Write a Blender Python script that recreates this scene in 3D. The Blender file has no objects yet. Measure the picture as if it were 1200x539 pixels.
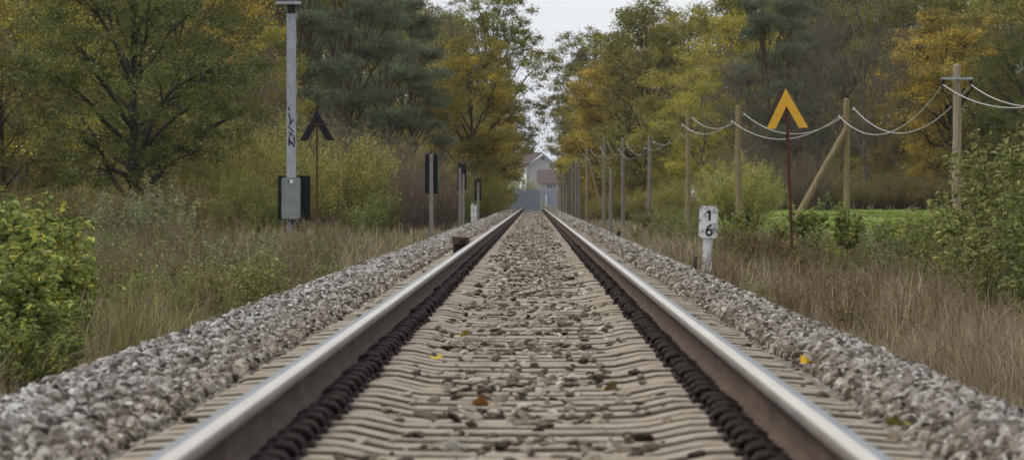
import bpy, math, random
import numpy as np
from mathutils import Vector, Matrix, Euler

# ------------------------------------------------------------------ camera, sky, sun, exposure
scene = bpy.context.scene
col = scene.collection
F = 6667.0                      # focal length in pixels of the 1200-wide photograph (200 mm lens)
CX, CZ = 0.03, 0.54             # camera offset from the track centre, height over the rail head
VX, VY = 625.0, 235.0           # vanishing point of the track in the photograph

cam = bpy.data.cameras.new('camera')
cam.lens = 200.0
cam.sensor_width = 36.0
cam.clip_start = 0.5
cam.clip_end = 6000
cam.dof.use_dof = True
cam.dof.focus_distance = 60.0
cam.dof.aperture_fstop = 13.0
cam_o = bpy.data.objects.new('camera', cam)
cam_o.location = (CX, 0, CZ)
cam_o.rotation_euler = (math.pi/2 - 34.5/F, 0, 25.0/F)
col.objects.link(cam_o)
scene.camera = cam_o

SUN_EL, SUN_AZ = math.radians(56), math.radians(-112)
world = bpy.data.worlds.new('World')
scene.world = world
world.use_nodes = True
nt = world.node_tree
nt.nodes.clear()
out = nt.nodes.new('ShaderNodeOutputWorld')
bg = nt.nodes.new('ShaderNodeBackground')
sky = nt.nodes.new('ShaderNodeTexSky')
sky.sky_type = 'NISHITA'
sky.sun_disc = False
sky.sun_elevation = SUN_EL
sky.sun_rotation = SUN_AZ
sky.dust_density = 2.0
hsv = nt.nodes.new('ShaderNodeHueSaturation')
hsv.inputs['Saturation'].default_value = 0.45
nt.links.new(sky.outputs[0], hsv.inputs['Color'])
# an even sheet of cloud over the clear sky
tc = nt.nodes.new('ShaderNodeTexCoord')
mp = nt.nodes.new('ShaderNodeMapping')
mp.inputs['Scale'].default_value = (3, 3, 14)
nz = nt.nodes.new('ShaderNodeTexNoise')
nz.inputs['Scale'].default_value = 2.2
nz.inputs['Detail'].default_value = 6
nt.links.new(tc.outputs['Generated'], mp.inputs[0])
nt.links.new(mp.outputs[0], nz.inputs['Vector'])
cr = nt.nodes.new('ShaderNodeValToRGB')
cr.color_ramp.elements[0].position = 0.35
cr.color_ramp.elements[0].color = (5.4, 6.0, 7.0, 1)
cr.color_ramp.elements[1].position = 0.65
cr.color_ramp.elements[1].color = (7.2, 7.4, 7.7, 1)
nt.links.new(nz.outputs['Fac'], cr.inputs[0])
mx = nt.nodes.new('ShaderNodeMixRGB')
mx.inputs[0].default_value = 0.85
nt.links.new(hsv.outputs[0], mx.inputs[1])
nt.links.new(cr.outputs[0], mx.inputs[2])
nt.links.new(mx.outputs[0], bg.inputs['Color'])
bg.inputs['Strength'].default_value = 0.10
nt.links.new(bg.outputs[0], out.inputs['Surface'])

sun = bpy.data.lights.new('sun', 'SUN')
sun.energy = 1.5
sun.angle = math.radians(18)
sun.color = (1.0, 0.95, 0.87)
sun_o = bpy.data.objects.new('sun', sun)
sun_o.rotation_euler = (SUN_EL - math.pi/2, 0, -SUN_AZ)
sun_o.location = (-30, -20, 40)
col.objects.link(sun_o)

vs = scene.view_settings
vs.view_transform = 'Standard'
vs.look = 'None'
vs.gamma = 1.0
vs.use_curve_mapping = False
vs.exposure = 0.42

# ------------------------------------------------------------------ helpers
random.seed(7)
R = np.random.default_rng(7)
pi = math.pi


def X(px, d): return CX + (px - VX)*d/F
def Z(py, d): return CZ - (py - VY)*d/F
def P(px, py, d): return np.array((X(px, d), d, Z(py, d)))
def sm(t): t = np.clip(t, 0, 1); return t*t*(3 - 2*t)


def dip(y):
    return -1.7*sm((y - 395)/170.0)*(1 - sm((y - 760)/500.0))


def ground_z(x, y):
    x = np.asarray(x, float); y = np.asarray(y, float)
    z = -0.86 + 0*x
    z = z + 0.74*sm((x - 7)/7)*sm((y - 120)/200)
    z = z - 0.30*sm((-x - 9)/8)*sm((y - 120)/60)*(1 - sm((y - 230)/80))
    z = z + 0.50*np.exp(-((x + 7.2)/2.6)**2 - ((y - 165)/13)**2)
    z = z + 0.10*np.sin(x*1.3 + y*0.11)*np.clip((np.abs(x) - 3)/3, 0, 1)*np.cos(y*0.07 + x*0.3)
    return z + dip(y)


class MB:
    """collects geometry for ONE mesh"""
    def __init__(s): s.V = []; s.F3 = []; s.F4 = []; s.C = []; s.n = 0; s.m3 = []; s.m4 = []; s.s3 = []; s.s4 = []

    def add(s, V, F, c=(1, 1, 1), mi=0, smooth=False):
        V = np.asarray(V, float).reshape(-1, 3)
        F = np.asarray(F, int)
        c = np.asarray(c, float)
        if c.ndim == 1: c = np.tile(c, (len(V), 1))
        s.V.append(V); s.C.append(c)
        if F.shape[1] == 3:
            s.F3.append(F + s.n); s.m3.append(np.full(len(F), mi)); s.s3.append(np.full(len(F), smooth))
        else:
            s.F4.append(F + s.n); s.m4.append(np.full(len(F), mi)); s.s4.append(np.full(len(F), smooth))
        s.n += len(V)
        return s

    def box(s, a, b, c=(1, 1, 1), mi=0, M=None):
        a = np.array(a, float); b = np.array(b, float)
        V = np.array([(x, y, z) for x in (a[0], b[0]) for y in (a[1], b[1]) for z in (a[2], b[2])])
        if M is not None: V = np.array([M @ Vector(v) for v in V])
        return s.add(V, [(0, 1, 3, 2), (4, 6, 7, 5), (0, 4, 5, 1), (2, 3, 7, 6), (0, 2, 6, 4), (1, 5, 7, 3)], c, mi)

    def tube(s, pts, rad, sides=6, c=(1, 1, 1), mi=0, cap=True, smooth=True):
        pts = np.asarray(pts, float); n = len(pts)
        rad = np.broadcast_to(np.asarray(rad, float), (n,))
        t = np.gradient(pts, axis=0)
        t /= np.linalg.norm(t, axis=1, keepdims=True) + 1e-9
        up = np.where(np.abs(t[:, 2:3]) > 0.9, np.array([[1., 0, 0]]), np.array([[0, 0, 1.]]))
        if np.abs(t[:, 2]).max() > 0.9: up = np.tile(np.array([[0.9, 0.436, 0]]), (n, 1)) if np.abs(t[:, 2]).min() > 0.3 else up
        a = np.cross(t, up); a /= np.linalg.norm(a, axis=1, keepdims=True) + 1e-9
        b = np.cross(t, a)
        th = np.arange(sides)*2*pi/sides
        V = pts[:, None, :] + rad[:, None, None]*(np.cos(th)[None, :, None]*a[:, None, :] + np.sin(th)[None, :, None]*b[:, None, :])
        i = np.arange(n - 1)[:, None]*sides; j = np.arange(sides)[None, :]; k = (j + 1) % sides
        Fq = np.stack([i + j, i + k, i + sides + k, i + sides + j], -1).reshape(-1, 4)
        s.add(V.reshape(-1, 3), Fq, c, mi, smooth)
        if cap:
            for e, o in ((0, 1), (n - 1, -1)):
                Vc = np.vstack([V[e], pts[e][None]])
                Fc = [(q, (q + 1) % sides, sides)[::o] for q in range(sides)]
                s.add(Vc, Fc, c, mi)
        return s

    def prism(s, prof, y0, y1, axis='y', c=(1, 1, 1), mi=0):
        """extrude a closed 2-D outline"""
        n = len(prof)
        if axis == 'y':
            A = [(p[0], y0, p[1]) for p in prof]; B = [(p[0], y1, p[1]) for p in prof]
        else:
            A = [(y0, p[0], p[1]) for p in prof]; B = [(y1, p[0], p[1]) for p in prof]
        s.add(A + B, [(i, (i + 1) % n, n + (i + 1) % n, n + i) for i in range(n)], c, mi)
        cen = np.mean(np.array(A), 0); cen2 = np.mean(np.array(B), 0)
        s.add(A + [tuple(cen)], [((i + 1) % n, i, n) for i in range(n)], c, mi)
        s.add(B + [tuple(cen2)], [(i, (i + 1) % n, n) for i in range(n)], c, mi)
        return s

    def leaves(s, cen, L, W, C, upb=0.4, aim=None, mi=0):
        """flat rhombic leaves"""
        cen = np.asarray(cen, float); n = len(cen)
        nr = R.normal(size=(n, 3)); nr[:, 2] = np.abs(nr[:, 2])*0.6 + upb
        nr /= np.linalg.norm(nr, axis=1, keepdims=True)
        a = R.normal(size=(n, 3)) if aim is None else aim + R.normal(size=(n, 3))*0.45
        a -= nr*np.sum(a*nr, 1, keepdims=True)
        a /= np.linalg.norm(a, axis=1, keepdims=True) + 1e-9
        b = np.cross(nr, a)
        L = (np.broadcast_to(L, (n,))*R.uniform(.65, 1.3, n))[:, None]/2; W = (np.broadcast_to(W, (n,))*R.uniform(.7, 1.25, n))[:, None]/2
        V = np.stack([cen - a*L, cen + b*W, cen + a*L, cen - b*W], 1).reshape(-1, 3)
        s.add(V, np.arange(4*n).reshape(-1, 4), np.repeat(C, 4, 0), mi)
        return s

    def big_leaves(s, base, aim, L, W, C, mi=0):
        """folded oval leaves that start at base and point along aim"""
        n = len(base)
        a = aim/(np.linalg.norm(aim, axis=1, keepdims=True) + 1e-9)
        nr = R.normal(size=(n, 3))*0.55 + np.array((0, -0.25, 0.8))
        nr -= a*np.sum(a*nr, 1, keepdims=True)
        nr /= np.linalg.norm(nr, axis=1, keepdims=True) + 1e-9
        b = np.cross(a, nr)
        L = (L*R.uniform(.6, 1.25, n))[:, None]; W = L*W*R.uniform(.8, 1.15, n)[:, None]/2
        up = nr*L*0.10
        tip = base + a*L - nr*L*0.22
        V = np.stack([base, base + a*L*.28 + b*W*.9 + up, base + a*L*.68 + b*W*.72 + up*.3, tip, base + a*L*.68 - b*W*.72 + up*.3, base + a*L*.28 - b*W*.9 + up], 1).reshape(-1, 3)
        i = np.arange(n)[:, None]*6
        Fq = np.concatenate([i + np.array([[0, 1, 2, 3]]), i + np.array([[0, 3, 4, 5]])])
        s.add(V, Fq, np.repeat(C, 6, 0), mi)
        return s

    def mesh(s, name, mats):
        V = np.concatenate(s.V); C = np.concatenate(s.C)
        F3 = np.concatenate(s.F3) if s.F3 else np.zeros((0, 3), int)
        F4 = np.concatenate(s.F4) if s.F4 else np.zeros((0, 4), int)
        me = bpy.data.meshes.new(name)
        me.vertices.add(len(V)); me.vertices.foreach_set('co', V.astype(np.float32).ravel())
        nl = F3.size + F4.size
        me.loops.add(nl); me.loops.foreach_set('vertex_index', np.concatenate([F3.ravel(), F4.ravel()]).astype(np.int32))
        npoly = len(F3) + len(F4)
        me.polygons.add(npoly)
        ls = np.concatenate([np.arange(len(F3))*3, F3.size + np.arange(len(F4))*4]).astype(np.int32)
        me.polygons.foreach_set('loop_start', ls)
        mi = np.concatenate(s.m3 + s.m4).astype(np.int32); smo = np.concatenate(s.s3 + s.s4).astype(bool)
        me.polygons.foreach_set('material_index', mi)
        me.polygons.foreach_set('use_smooth', smo)
        at = me.attributes.new('col', 'FLOAT_COLOR', 'POINT')
        at.data.foreach_set('color', np.hstack([C, np.ones((len(C), 1))]).astype(np.float32).ravel())
        for m in (mats if isinstance(mats, (list, tuple)) else [mats]): me.materials.append(m)
        me.update(); me.validate()
        return me

    def obj(s, name, mats, parent=None, loc=None):
        return link(name, s.mesh(name, mats), parent, loc)


def link(name, data, parent=None, loc=None, rz=0.0, sc=None):
    o = bpy.data.objects.new(name, data)
    if loc is not None: o.location = loc
    if rz: o.rotation_euler = (0, 0, rz)
    if sc is not None: o.scale = sc
    col.objects.link(o)
    if parent: o.parent = parent
    return o


def tag(o, label=None, cat=None, group=None, kind=None):
    if label: o['label'] = label
    if cat: o['category'] = cat
    if group: o['group'] = group
    if kind: o['kind'] = kind
    return o


def thing(name, label, cat, loc=(0, 0, 0), rz=0.0, group=None, sc=None):
    o = link(name, None, None, tuple(float(v) for v in loc), rz, sc)
    o.empty_display_size = 0.1
    return tag(o, label, cat, group)


# ------------------------------------------------------------------ materials
def mat(name): 
    m = bpy.data.materials.new(name); m.use_nodes = True
    return m, m.node_tree, m.node_tree.nodes['Principled BSDF']


def N(t, kind, **kw):
    n = t.nodes.new(kind)
    for k, v in kw.items():
        if k in n.inputs: n.inputs[k].default_value = v
        else: setattr(n, k, v)
    return n


def ramp(t, fac, stops):
    r = t.nodes.new('ShaderNodeValToRGB')
    e = r.color_ramp.elements
    while len(e) < len(stops): e.new(0.5)
    for q, (p, c) in zip(e, stops): q.position = p; q.color = (*c, 1)
    t.links.new(fac, r.inputs[0])
    return r


def rough_mat(name, stops, scale=6.0, rough=0.85, bump=0.3, bscale=40.0, metal=0.0, stretch=(1, 1, 1), detail=6, bdist=0.01):
    m, t, b = mat(name)
    tc = N(t, 'ShaderNodeTexCoord'); mp = N(t, 'ShaderNodeMapping'); mp.inputs['Scale'].default_value = stretch
    t.links.new(tc.outputs['Object'], mp.inputs[0])
    n = N(t, 'ShaderNodeTexNoise', Scale=scale, Detail=detail, Roughness=0.65)
    t.links.new(mp.outputs[0], n.inputs['Vector'])
    r = ramp(t, n.outputs['Fac'], stops)
    t.links.new(r.outputs[0], b.inputs['Base Color'])
    b.inputs['Roughness'].default_value = rough
    b.inputs['Metallic'].default_value = metal
    if rough >= .7: b.inputs['Specular IOR Level'].default_value = .12
    n2 = N(t, 'ShaderNodeTexNoise', Scale=bscale, Detail=5)
    t.links.new(mp.outputs[0], n2.inputs['Vector'])
    bp = N(t, 'ShaderNodeBump', Strength=bump, Distance=bdist)
    t.links.new(n2.outputs['Fac'], bp.inputs['Height'])
    t.links.new(bp.outputs[0], b.inputs['Normal'])
    return m


def leaf_mat(name, rough=0.55, trans=0.3, vary=0.18, hue=0.012, gain=1.0):
    m, t, b = mat(name)
    at = N(t, 'ShaderNodeAttribute', attribute_name='col')
    oi = N(t, 'ShaderNodeObjectInfo')
    mr = N(t, 'ShaderNodeMapRange'); mr.inputs['To Min'].default_value = gain*(1 - vary); mr.inputs['To Max'].default_value = gain*(1 + vary)
    t.links.new(oi.outputs['Random'], mr.inputs['Value'])
    ml = N(t, 'ShaderNodeMath', operation='MULTIPLY'); ml.inputs[1].default_value = 7.31
    fr = N(t, 'ShaderNodeMath', operation='FRACT')
    t.links.new(oi.outputs['Random'], ml.inputs[0]); t.links.new(ml.outputs[0], fr.inputs[0])
    mh = N(t, 'ShaderNodeMapRange'); mh.inputs['To Min'].default_value = 0.5 - hue; mh.inputs['To Max'].default_value = 0.5 + hue
    t.links.new(fr.outputs[0], mh.inputs['Value'])
    h = N(t, 'ShaderNodeHueSaturation')
    t.links.new(mr.outputs[0], h.inputs['Value']); t.links.new(mh.outputs[0], h.inputs['Hue'])
    t.links.new(at.outputs['Color'], h.inputs['Color'])
    t.links.new(h.outputs[0], b.inputs['Base Color'])
    b.inputs['Roughness'].default_value = rough
    b.inputs['Specular IOR Level'].default_value = 0.25
    if trans:
        tr = N(t, 'ShaderNodeBsdfTranslucent'); mxs = N(t, 'ShaderNodeMixShader'); mxs.inputs[0].default_value = trans
        t.links.new(h.outputs[0], tr.inputs['Color'])
        t.links.new(b.outputs[0], mxs.inputs[1]); t.links.new(tr.outputs[0], mxs.inputs[2])
        t.links.new(mxs.outputs[0], t.nodes['Material Output'].inputs['Surface'])
    return m


def plain_attr_mat(name, rough=0.85):
    m, t, b = mat(name)
    at = N(t, 'ShaderNodeAttribute', attribute_name='col')
    n = N(t, 'ShaderNodeTexNoise', Scale=9.0, Detail=5)
    tc = N(t, 'ShaderNodeTexCoord'); t.links.new(tc.outputs['Object'], n.inputs['Vector'])
    r = ramp(t, n.outputs['Fac'], [(0.3, (.6, .6, .6)), (0.7, (1.25, 1.25, 1.25))])
    mu = N(t, 'ShaderNodeMixRGB', blend_type='MULTIPLY'); mu.inputs[0].default_value = 1
    t.links.new(at.outputs['Color'], mu.inputs[1]); t.links.new(r.outputs[0], mu.inputs[2])
    t.links.new(mu.outputs[0], b.inputs['Base Color']); b.inputs['Roughness'].default_value = rough; b.inputs['Specular IOR Level'].default_value = .12
    return m


M_leaf = leaf_mat('foliage', trans=.4, gain=1.25)
M_grass = leaf_mat('grass_blades', rough=0.7, trans=0.25, vary=0.0, hue=0.0)
M_plant = leaf_mat('plant_leaves', rough=0.45, trans=0.35, vary=0.18, hue=0.02)
M_bark = plain_attr_mat('bark')
M_soil = rough_mat('soil_ground', [(0.3, (.055, .042, .024)), (0.5, (.10, .082, .045)), (0.7, (.075, .085, .03))], 0.8, .95, .6, 9, bdist=.05)
M_field = rough_mat('field_grass', [(0.3, (.12, .17, .026)), (0.6, (.17, .225, .038)), (0.8, (.20, .23, .05))], .9, .9, .5, 12, bdist=.05)
M_conc = rough_mat('sleeper_concrete', [(0.28, (.16, .13, .095)), (0.5, (.31, .26, .20)), (0.72, (.42, .365, .29))], 7, .9, .5, 70, stretch=(1, 1, 1))
M_flank = rough_mat('shade_tinted_concrete', [(0.3, (.05, .04, .03)), (0.5, (.10, .082, .062)), (0.75, (.18, .15, .12))], 9, .95, .5, 60)  # sleeper sides: shade of the gaps put into a darker brown colour
M_bed = rough_mat('ballast_base', [(0.3, (.10, .088, .072)), (0.5, (.2, .18, .15)), (0.7, (.3, .28, .25))], 22, .95, 1.0, 30, bdist=.04)
M_iron = rough_mat('dark_rusty_iron', [(0.3, (.016, .012, .010)), (0.6, (.038, .027, .022)), (0.8, (.06, .04, .03))], 25, .75, .4, 60)
M_wood = rough_mat('weathered_pole_wood', [(0.3, (.17, .13, .085)), (0.5, (.27, .215, .15)), (0.7, (.36, .30, .225))], 5, .85, .5, 20, stretch=(6, 6, .5))
M_oldwood = rough_mat('brown_pole_wood', [(0.3, (.13, .095, .05)), (0.5, (.215, .165, .09)), (0.7, (.28, .22, .13))], 5, .85, .5, 20, stretch=(6, 6, .5))
M_greypole = rough_mat('old_grey_wood', [(0.3, (.10, .085, .068)), (0.5, (.17, .15, .125)), (0.7, (.25, .225, .19))], 5, .9, .5, 20, stretch=(6, 6, .5))
M_black = rough_mat('black_board_paint', [(0.3, (.006, .007, .009)), (0.7, (.014, .015, .018))], 5, .55, .1, 30)
M_black.node_tree.nodes['Principled BSDF'].inputs['Specular IOR Level'].default_value = .15
M_yellow = rough_mat('yellow_sign_paint', [(0.3, (.60, .31, .012)), (0.7, (.70, .37, .02))], 8, .5, .05, 40)
M_white = rough_mat('peeling_white_paint', [(0.37, (.16, .15, .14)), (0.45, (.42, .41, .39)), (0.51, (.64, .63, .61)), (0.8, (.74, .73, .71))], 8, .7, .3, 30)
M_rust = rough_mat('rusty_post', [(0.3, (.05, .022, .014)), (0.6, (.10, .042, .024)), (0.8, (.15, .07, .04))], 12, .85, .3, 50, stretch=(4, 4, 1))
M_galv = rough_mat('galvanised_steel', [(0.3, (.22, .24, .26)), (0.55, (.32, .335, .355)), (0.75, (.40, .41, .42))], 4, .5, .1, 30, metal=.25, stretch=(3, 3, 1))
M_cab = rough_mat('green_grey_cabinet_paint', [(0.3, (.13, .155, .14)), (0.6, (.19, .22, .20)), (0.8, (.22, .25, .23))], 3, .5, .05, 30)
M_cable = rough_mat('white_cable', [(0.3, (.40, .385, .36)), (0.7, (.52, .505, .48))], 3, .5, .05, 30)
M_cable2 = rough_mat('grey_cable', [(0.3, (.26, .25, .235)), (0.7, (.36, .35, .33))], 3, .6, .05, 30)
M_ink = rough_mat('black_lettering', [(0.3, (.012, .012, .013)), (0.7, (.03, .03, .03))], 30, .7, .05, 30)
M_wall = rough_mat('white_render', [(0.3, (.33, .32, .31)), (0.7, (.40, .39, .38))], .6, .9, .1, 5)
M_roof = rough_mat('brown_roof_tiles', [(0.3, (.075, .055, .055)), (0.7, (.125, .09, .085))], 1.5, .85, .4, 6, stretch=(1, 1, 3))
M_bluegrey = rough_mat('blue_grey_metal', [(0.3, (.13, .16, .21)), (0.7, (.20, .235, .29))], .8, .6, .1, 10)
M_glass = rough_mat('dark_window', [(0.3, (.02, .023, .028)), (0.7, (.04, .045, .05))], 2, .15, 0, 5)


def stone_material():
    m, t, b = mat('ballast_stone')
    oi = N(t, 'ShaderNodeObjectInfo')
    r = ramp(t, oi.outputs['Random'], [(0.0, (.05, .041, .034)), (0.25, (.125, .108, .09)), (0.5, (.215, .192, .165)), (0.72, (.29, .27, .243)), (0.9, (.38, .365, .345)), (1.0, (.5, .485, .465))])
    tc = N(t, 'ShaderNodeTexCoord'); n = N(t, 'ShaderNodeTexNoise', Scale=2.2, Detail=7, Roughness=.7)
    t.links.new(tc.outputs['Object'], n.inputs['Vector'])
    r2 = ramp(t, n.outputs['Fac'], [(0.3, (.62, .58, .53)), (0.7, (1.2, 1.2, 1.2))])
    mu = N(t, 'ShaderNodeMixRGB', blend_type='MULTIPLY'); mu.inputs[0].default_value = 1
    t.links.new(r.outputs[0], mu.inputs[1]); t.links.new(r2.outputs[0], mu.inputs[2])
    # brake dust browns the stones close to the rails
    sx = N(t, 'ShaderNodeSeparateXYZ'); t.links.new(oi.outputs['Location'], sx.inputs[0])
    ab = N(t, 'ShaderNodeMath', operation='ABSOLUTE'); t.links.new(sx.outputs[0], ab.inputs[0])
    du = N(t, 'ShaderNodeMapRange'); du.inputs['From Min'].default_value = 1.15; du.inputs['From Max'].default_value = 1.65
    t.links.new(ab.outputs[0], du.inputs['Value'])
    dr = ramp(t, du.outputs[0], [(0.0, (1.0, .94, .83)), (1.0, (1.16, 1.185, 1.21))])
    m2 = N(t, 'ShaderNodeMixRGB', blend_type='MULTIPLY'); m2.inputs[0].default_value = 1
    t.links.new(mu.outputs[0], m2.inputs[1]); t.links.new(dr.outputs[0], m2.inputs[2])
    t.links.new(m2.outputs[0], b.inputs['Base Color']); b.inputs['Roughness'].default_value = .9; b.inputs['Specular IOR Level'].default_value = .15
    return m


def rail_steel():
    m, t, b = mat('polished_rail_steel')
    tc = N(t, 'ShaderNodeTexCoord'); mp = N(t, 'ShaderNodeMapping'); mp.inputs['Scale'].default_value = (60, .5, 60)
    t.links.new(tc.outputs['Object'], mp.inputs[0])
    n = N(t, 'ShaderNodeTexNoise', Scale=1.0, Detail=4); t.links.new(mp.outputs[0], n.inputs['Vector'])
    r = ramp(t, n.outputs['Fac'], [(0.3, (.62, .54, .44)), (0.7, (.76, .69, .59))])
    t.links.new(r.outputs[0], b.inputs['Base Color'])
    b.inputs['Metallic'].default_value = 1.0; b.inputs['Roughness'].default_value = 0.52
    return m


M_stone = stone_material()
M_steel = rail_steel()
M_dullhead = rough_mat('dull_rail_head', [(0.3, (.16, .175, .18)), (0.7, (.24, .255, .26))], 8, .5, .1, 60, metal=.5, stretch=(1, .15, 1))
M_headside = rough_mat('worn_head_side', [(0.3, (.17, .135, .11)), (0.7, (.28, .235, .20))], 8, .6, .1, 60, metal=.3, stretch=(1, .15, 1))
M_railrust = rough_mat('rail_rust', [(0.3, (.046, .029, .019)), (0.55, (.085, .055, .036)), (0.8, (.145, .10, .068))], 8, .8, .25, 60, stretch=(1, .15, 1))

# ------------------------------------------------------------------ ground
def grid_sheet(xs, ys, zf, name, m):
    xs = np.asarray(xs, float); ys = np.asarray(ys, float)
    XX, YY = np.meshgrid(xs, ys)
    V = np.stack([XX, YY, zf(XX, YY)], -1).reshape(-1, 3)
    nx = len(xs)
    i = np.arange(len(ys) - 1)[:, None]*nx + np.arange(nx - 1)[None, :]
    Fq = np.stack([i, i + 1, i + nx + 1, i + nx], -1).reshape(-1, 4)
    b = MB().add(V, Fq, mi=0, smooth=True)
    return b.obj(name, m)


xs = np.concatenate([[-2500, -900, -300, -120, -60], np.arange(-40, 40.1, 1.0), [60, 120, 300, 900, 2500]])
ys = np.concatenate([np.arange(-30, 400, 4), np.arange(400, 800, 20), np.arange(800, 1600, 80), [1800, 2200, 3000, 4500]])
tag(grid_sheet(xs, ys, ground_z, 'ground', M_soil), kind='structure')
tag(grid_sheet(np.concatenate([np.arange(8.5, 50, 1.5)]), np.arange(140, 348, 6), lambda x, y: ground_z(x, y) + .05, 'field', M_field), kind='structure')

# ------------------------------------------------------------------ ballast bed
BP = [(-2.95, -1.0), (-2.35, -.62), (-1.98, -.27), (-1.88, -.195), (-1.6, -.18), (-1.25, -.22), (-.9, -.28), (-.45, -.29), (0, -.27), (.45, -.29), (.9, -.28),
      (1.2, -.225), (1.45, -.165), (1.62, -.175), (1.74, -.26), (2.1, -.6), (2.65, -1.0)]
bpx = np.array([p[0] for p in BP]); bpz = np.array([p[1] for p in BP])
def bed_z(x, y): return np.interp(x, bpx, bpz) + dip(np.asarray(y, float))
by = np.concatenate([np.arange(4, 400, 2.0), np.arange(400, 600, 8)])
ballast = tag(grid_sheet(bpx, by, bed_z, 'ballast', M_bed), kind='structure')

# ------------------------------------------------------------------ track: rails, sleepers, fastenings
track = thing('railway_track', 'single straight railway track on pale concrete sleepers running into the wood', 'railway track', (0, 0, -.2))
TZ = .2        # children are given in world heights, the track's origin sits .2 lower

# rail profile, x towards the inside of the track
prof = [(-.001, 0), (-.027, -.0008), (-.034, -.005), (-.0355, -.016), (-.034, -.036), (-.018, -.047), (-.010, -.056), (-.008, -.085), (-.009, -.120), (-.016, -.133), (-.062, -.146), (-.0625, -.158),
        (.0625, -.158), (.062, -.146), (.016, -.133), (.009, -.120), (.008, -.085), (.010, -.056), (.018, -.047), (.034, -.036), (.0355, -.016), (.033, -.006), (.025, -.0015), (.015, -.0002)]
npf = len(prof)
ry = np.concatenate([np.arange(5, 400, 5.0), np.arange(400, 561, 8)])
for sgn in (-1, 1):
    b = MB()
    pr = np.array([(-sgn*p[0], p[1]) for p in prof])
    V = np.stack([np.broadcast_to(sgn*.7525 + pr[None, :, 0] + 0*ry[:, None], (len(ry), npf)), np.broadcast_to(ry[:, None], (len(ry), npf)), pr[None, :, 1] + dip(ry)[:, None]], -1)
    for seg in range(npf):
        q = (seg + 1) % npf
        i = np.arange(len(ry) - 1)*2
        mi_ = 1 if seg in (21, 22, 23) else 2 if seg in (0, 1, 2) else 3 if seg in (3, 4, 19, 20) else 0
        VV = np.stack([V[:, seg], V[:, q]], 1).reshape(-1, 3)
        b.add(VV, np.stack([i, i + 1, i + 3, i + 2], -1), mi=mi_, smooth=False)
    b.add(V[0], [(k, (k + 1) % npf, 0) for k in range(1, npf - 1)], mi=0)
    o = b.obj('rail', [M_railrust, M_steel, M_dullhead, M_headside], track, (0, 0, TZ))
    # weld so that the head shades as one rounded surface
    import bmesh
    bm = bmesh.new(); bm.from_mesh(o.data); bmesh.ops.remove_doubles(bm, verts=bm.verts, dist=1e-5)
    for f in bm.faces: f.smooth = True
    bm.to_mesh(o.data); bm.free()


def sleeper_mesh(seed):
    rr = np.random.default_rng(seed)
    st = [(-1.2, -.222), (-1.17, -.205), (-.98, -.190), (-.86, -.166), (-.60, -.166), (-.53, -.170), (-.40, -.196), (-.30, -.201), (0, -.203)]
    st = st + [(-x, z) for x, z in st[-2::-1]]
    b = MB(); V = []
    for x, z in st:
        w = .108 if abs(x) > .5 else .098
        z2 = z + rr.normal()*.0016; w2 = w + rr.normal()*.003
        V += [(x, -.122, -.37), (x, -w2 - .001, z2 - .0055), (x, -w2 + .004, z2), (x, w2 - .003, z2), (x, w2 + .001, z2 - .0055), (x, .122, -.37)]
    n = len(st); Fq = []; Fs = []
    for i in range(n - 1):
        for j in range(6):
            k = (j + 1) % 6
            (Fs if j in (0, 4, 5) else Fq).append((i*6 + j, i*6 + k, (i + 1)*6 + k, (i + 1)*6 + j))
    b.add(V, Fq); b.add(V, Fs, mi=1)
    for e in (0, (n - 1)*6):
        f = [(e, e + 1, e + 4, e + 5), (e + 1, e + 2, e + 3, e + 4)]
        if e: f = [q[::-1] for q in f]
        b.add(np.array(V), f)
    return b


SP = .52      # sleeper spacing
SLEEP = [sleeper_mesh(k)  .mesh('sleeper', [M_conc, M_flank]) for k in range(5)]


def clip_mb(b, s, y0=0.0, x0=0.0, z0=0.0, lod=0):
    """tension clamp, plate and bolt on the inner side of a rail (s = side of the track)"""
    def q(x, y, z): return (s*x + x0, y + y0, z + z0)
    b.prism([(s*.592 + x0, -.168 + z0), (s*.592 + x0, -.152 + z0), (s*.61 + x0, -.146 + z0), (s*.688 + x0, -.142 + z0), (s*.688 + x0, -.168 + z0)][::s], -.085 + y0, .085 + y0)
    for dy in (-.055, .055):
        path = [q(.612, dy*.4, -.146), q(.608, dy*.9, -.130), q(.620, dy*1.2, -.118), q(.645, dy*1.15, -.114), q(.672, dy*1.05, -.120), q(.695, dy*.9, -.134)]
        b.tube(path, .0115, 5 if lod == 0 else 4)
    if lod == 0:
        b.tube([q(.648, 0, -.145), q(.648, 0, -.104)], [.019, .019], 6, smooth=False)
        b.tube([q(.648, 0, -.1), q(.648, 0, -.094)], [.012, .012], 6, smooth=False)
    return b


CLIP = {s: clip_mb(MB(), s).mesh('rail_clip', M_iron) for s in (-1, 1)}
ys_sl = np.arange(6.9, 480, SP)
rest = MB(); rclip = MB()
for i, y in enumerate(ys_sl):
    jy = R.normal()*.008
    if i < 300:
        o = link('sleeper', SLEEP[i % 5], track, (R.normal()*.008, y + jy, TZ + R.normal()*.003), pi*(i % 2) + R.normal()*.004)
        if i < 150:
            flip = i % 2
            for s in (-1, 1):
                # clips are sub-parts of their sleeper
                c = link('rail_clip', CLIP[s*(-1 if flip else 1)], o, (0, 0, 0))
        else:
            for s in (-1, 1): clip_mb(rclip, s, y + jy, lod=1)
    else:
        zt = float(dip(y))
        b0 = SLEEP[i % 5]
        co = np.empty(len(b0.vertices)*3, np.float32); b0.vertices.foreach_get('co', co); co = co.reshape(-1, 3).astype(float)
        co[:, 1] += y; co[:, 2] += zt
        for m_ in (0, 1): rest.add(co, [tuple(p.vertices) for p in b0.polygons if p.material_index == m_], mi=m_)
        if y < 420:
            for s in (-1, 1): clip_mb(rclip, s, y, z0=zt, lod=1)
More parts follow.
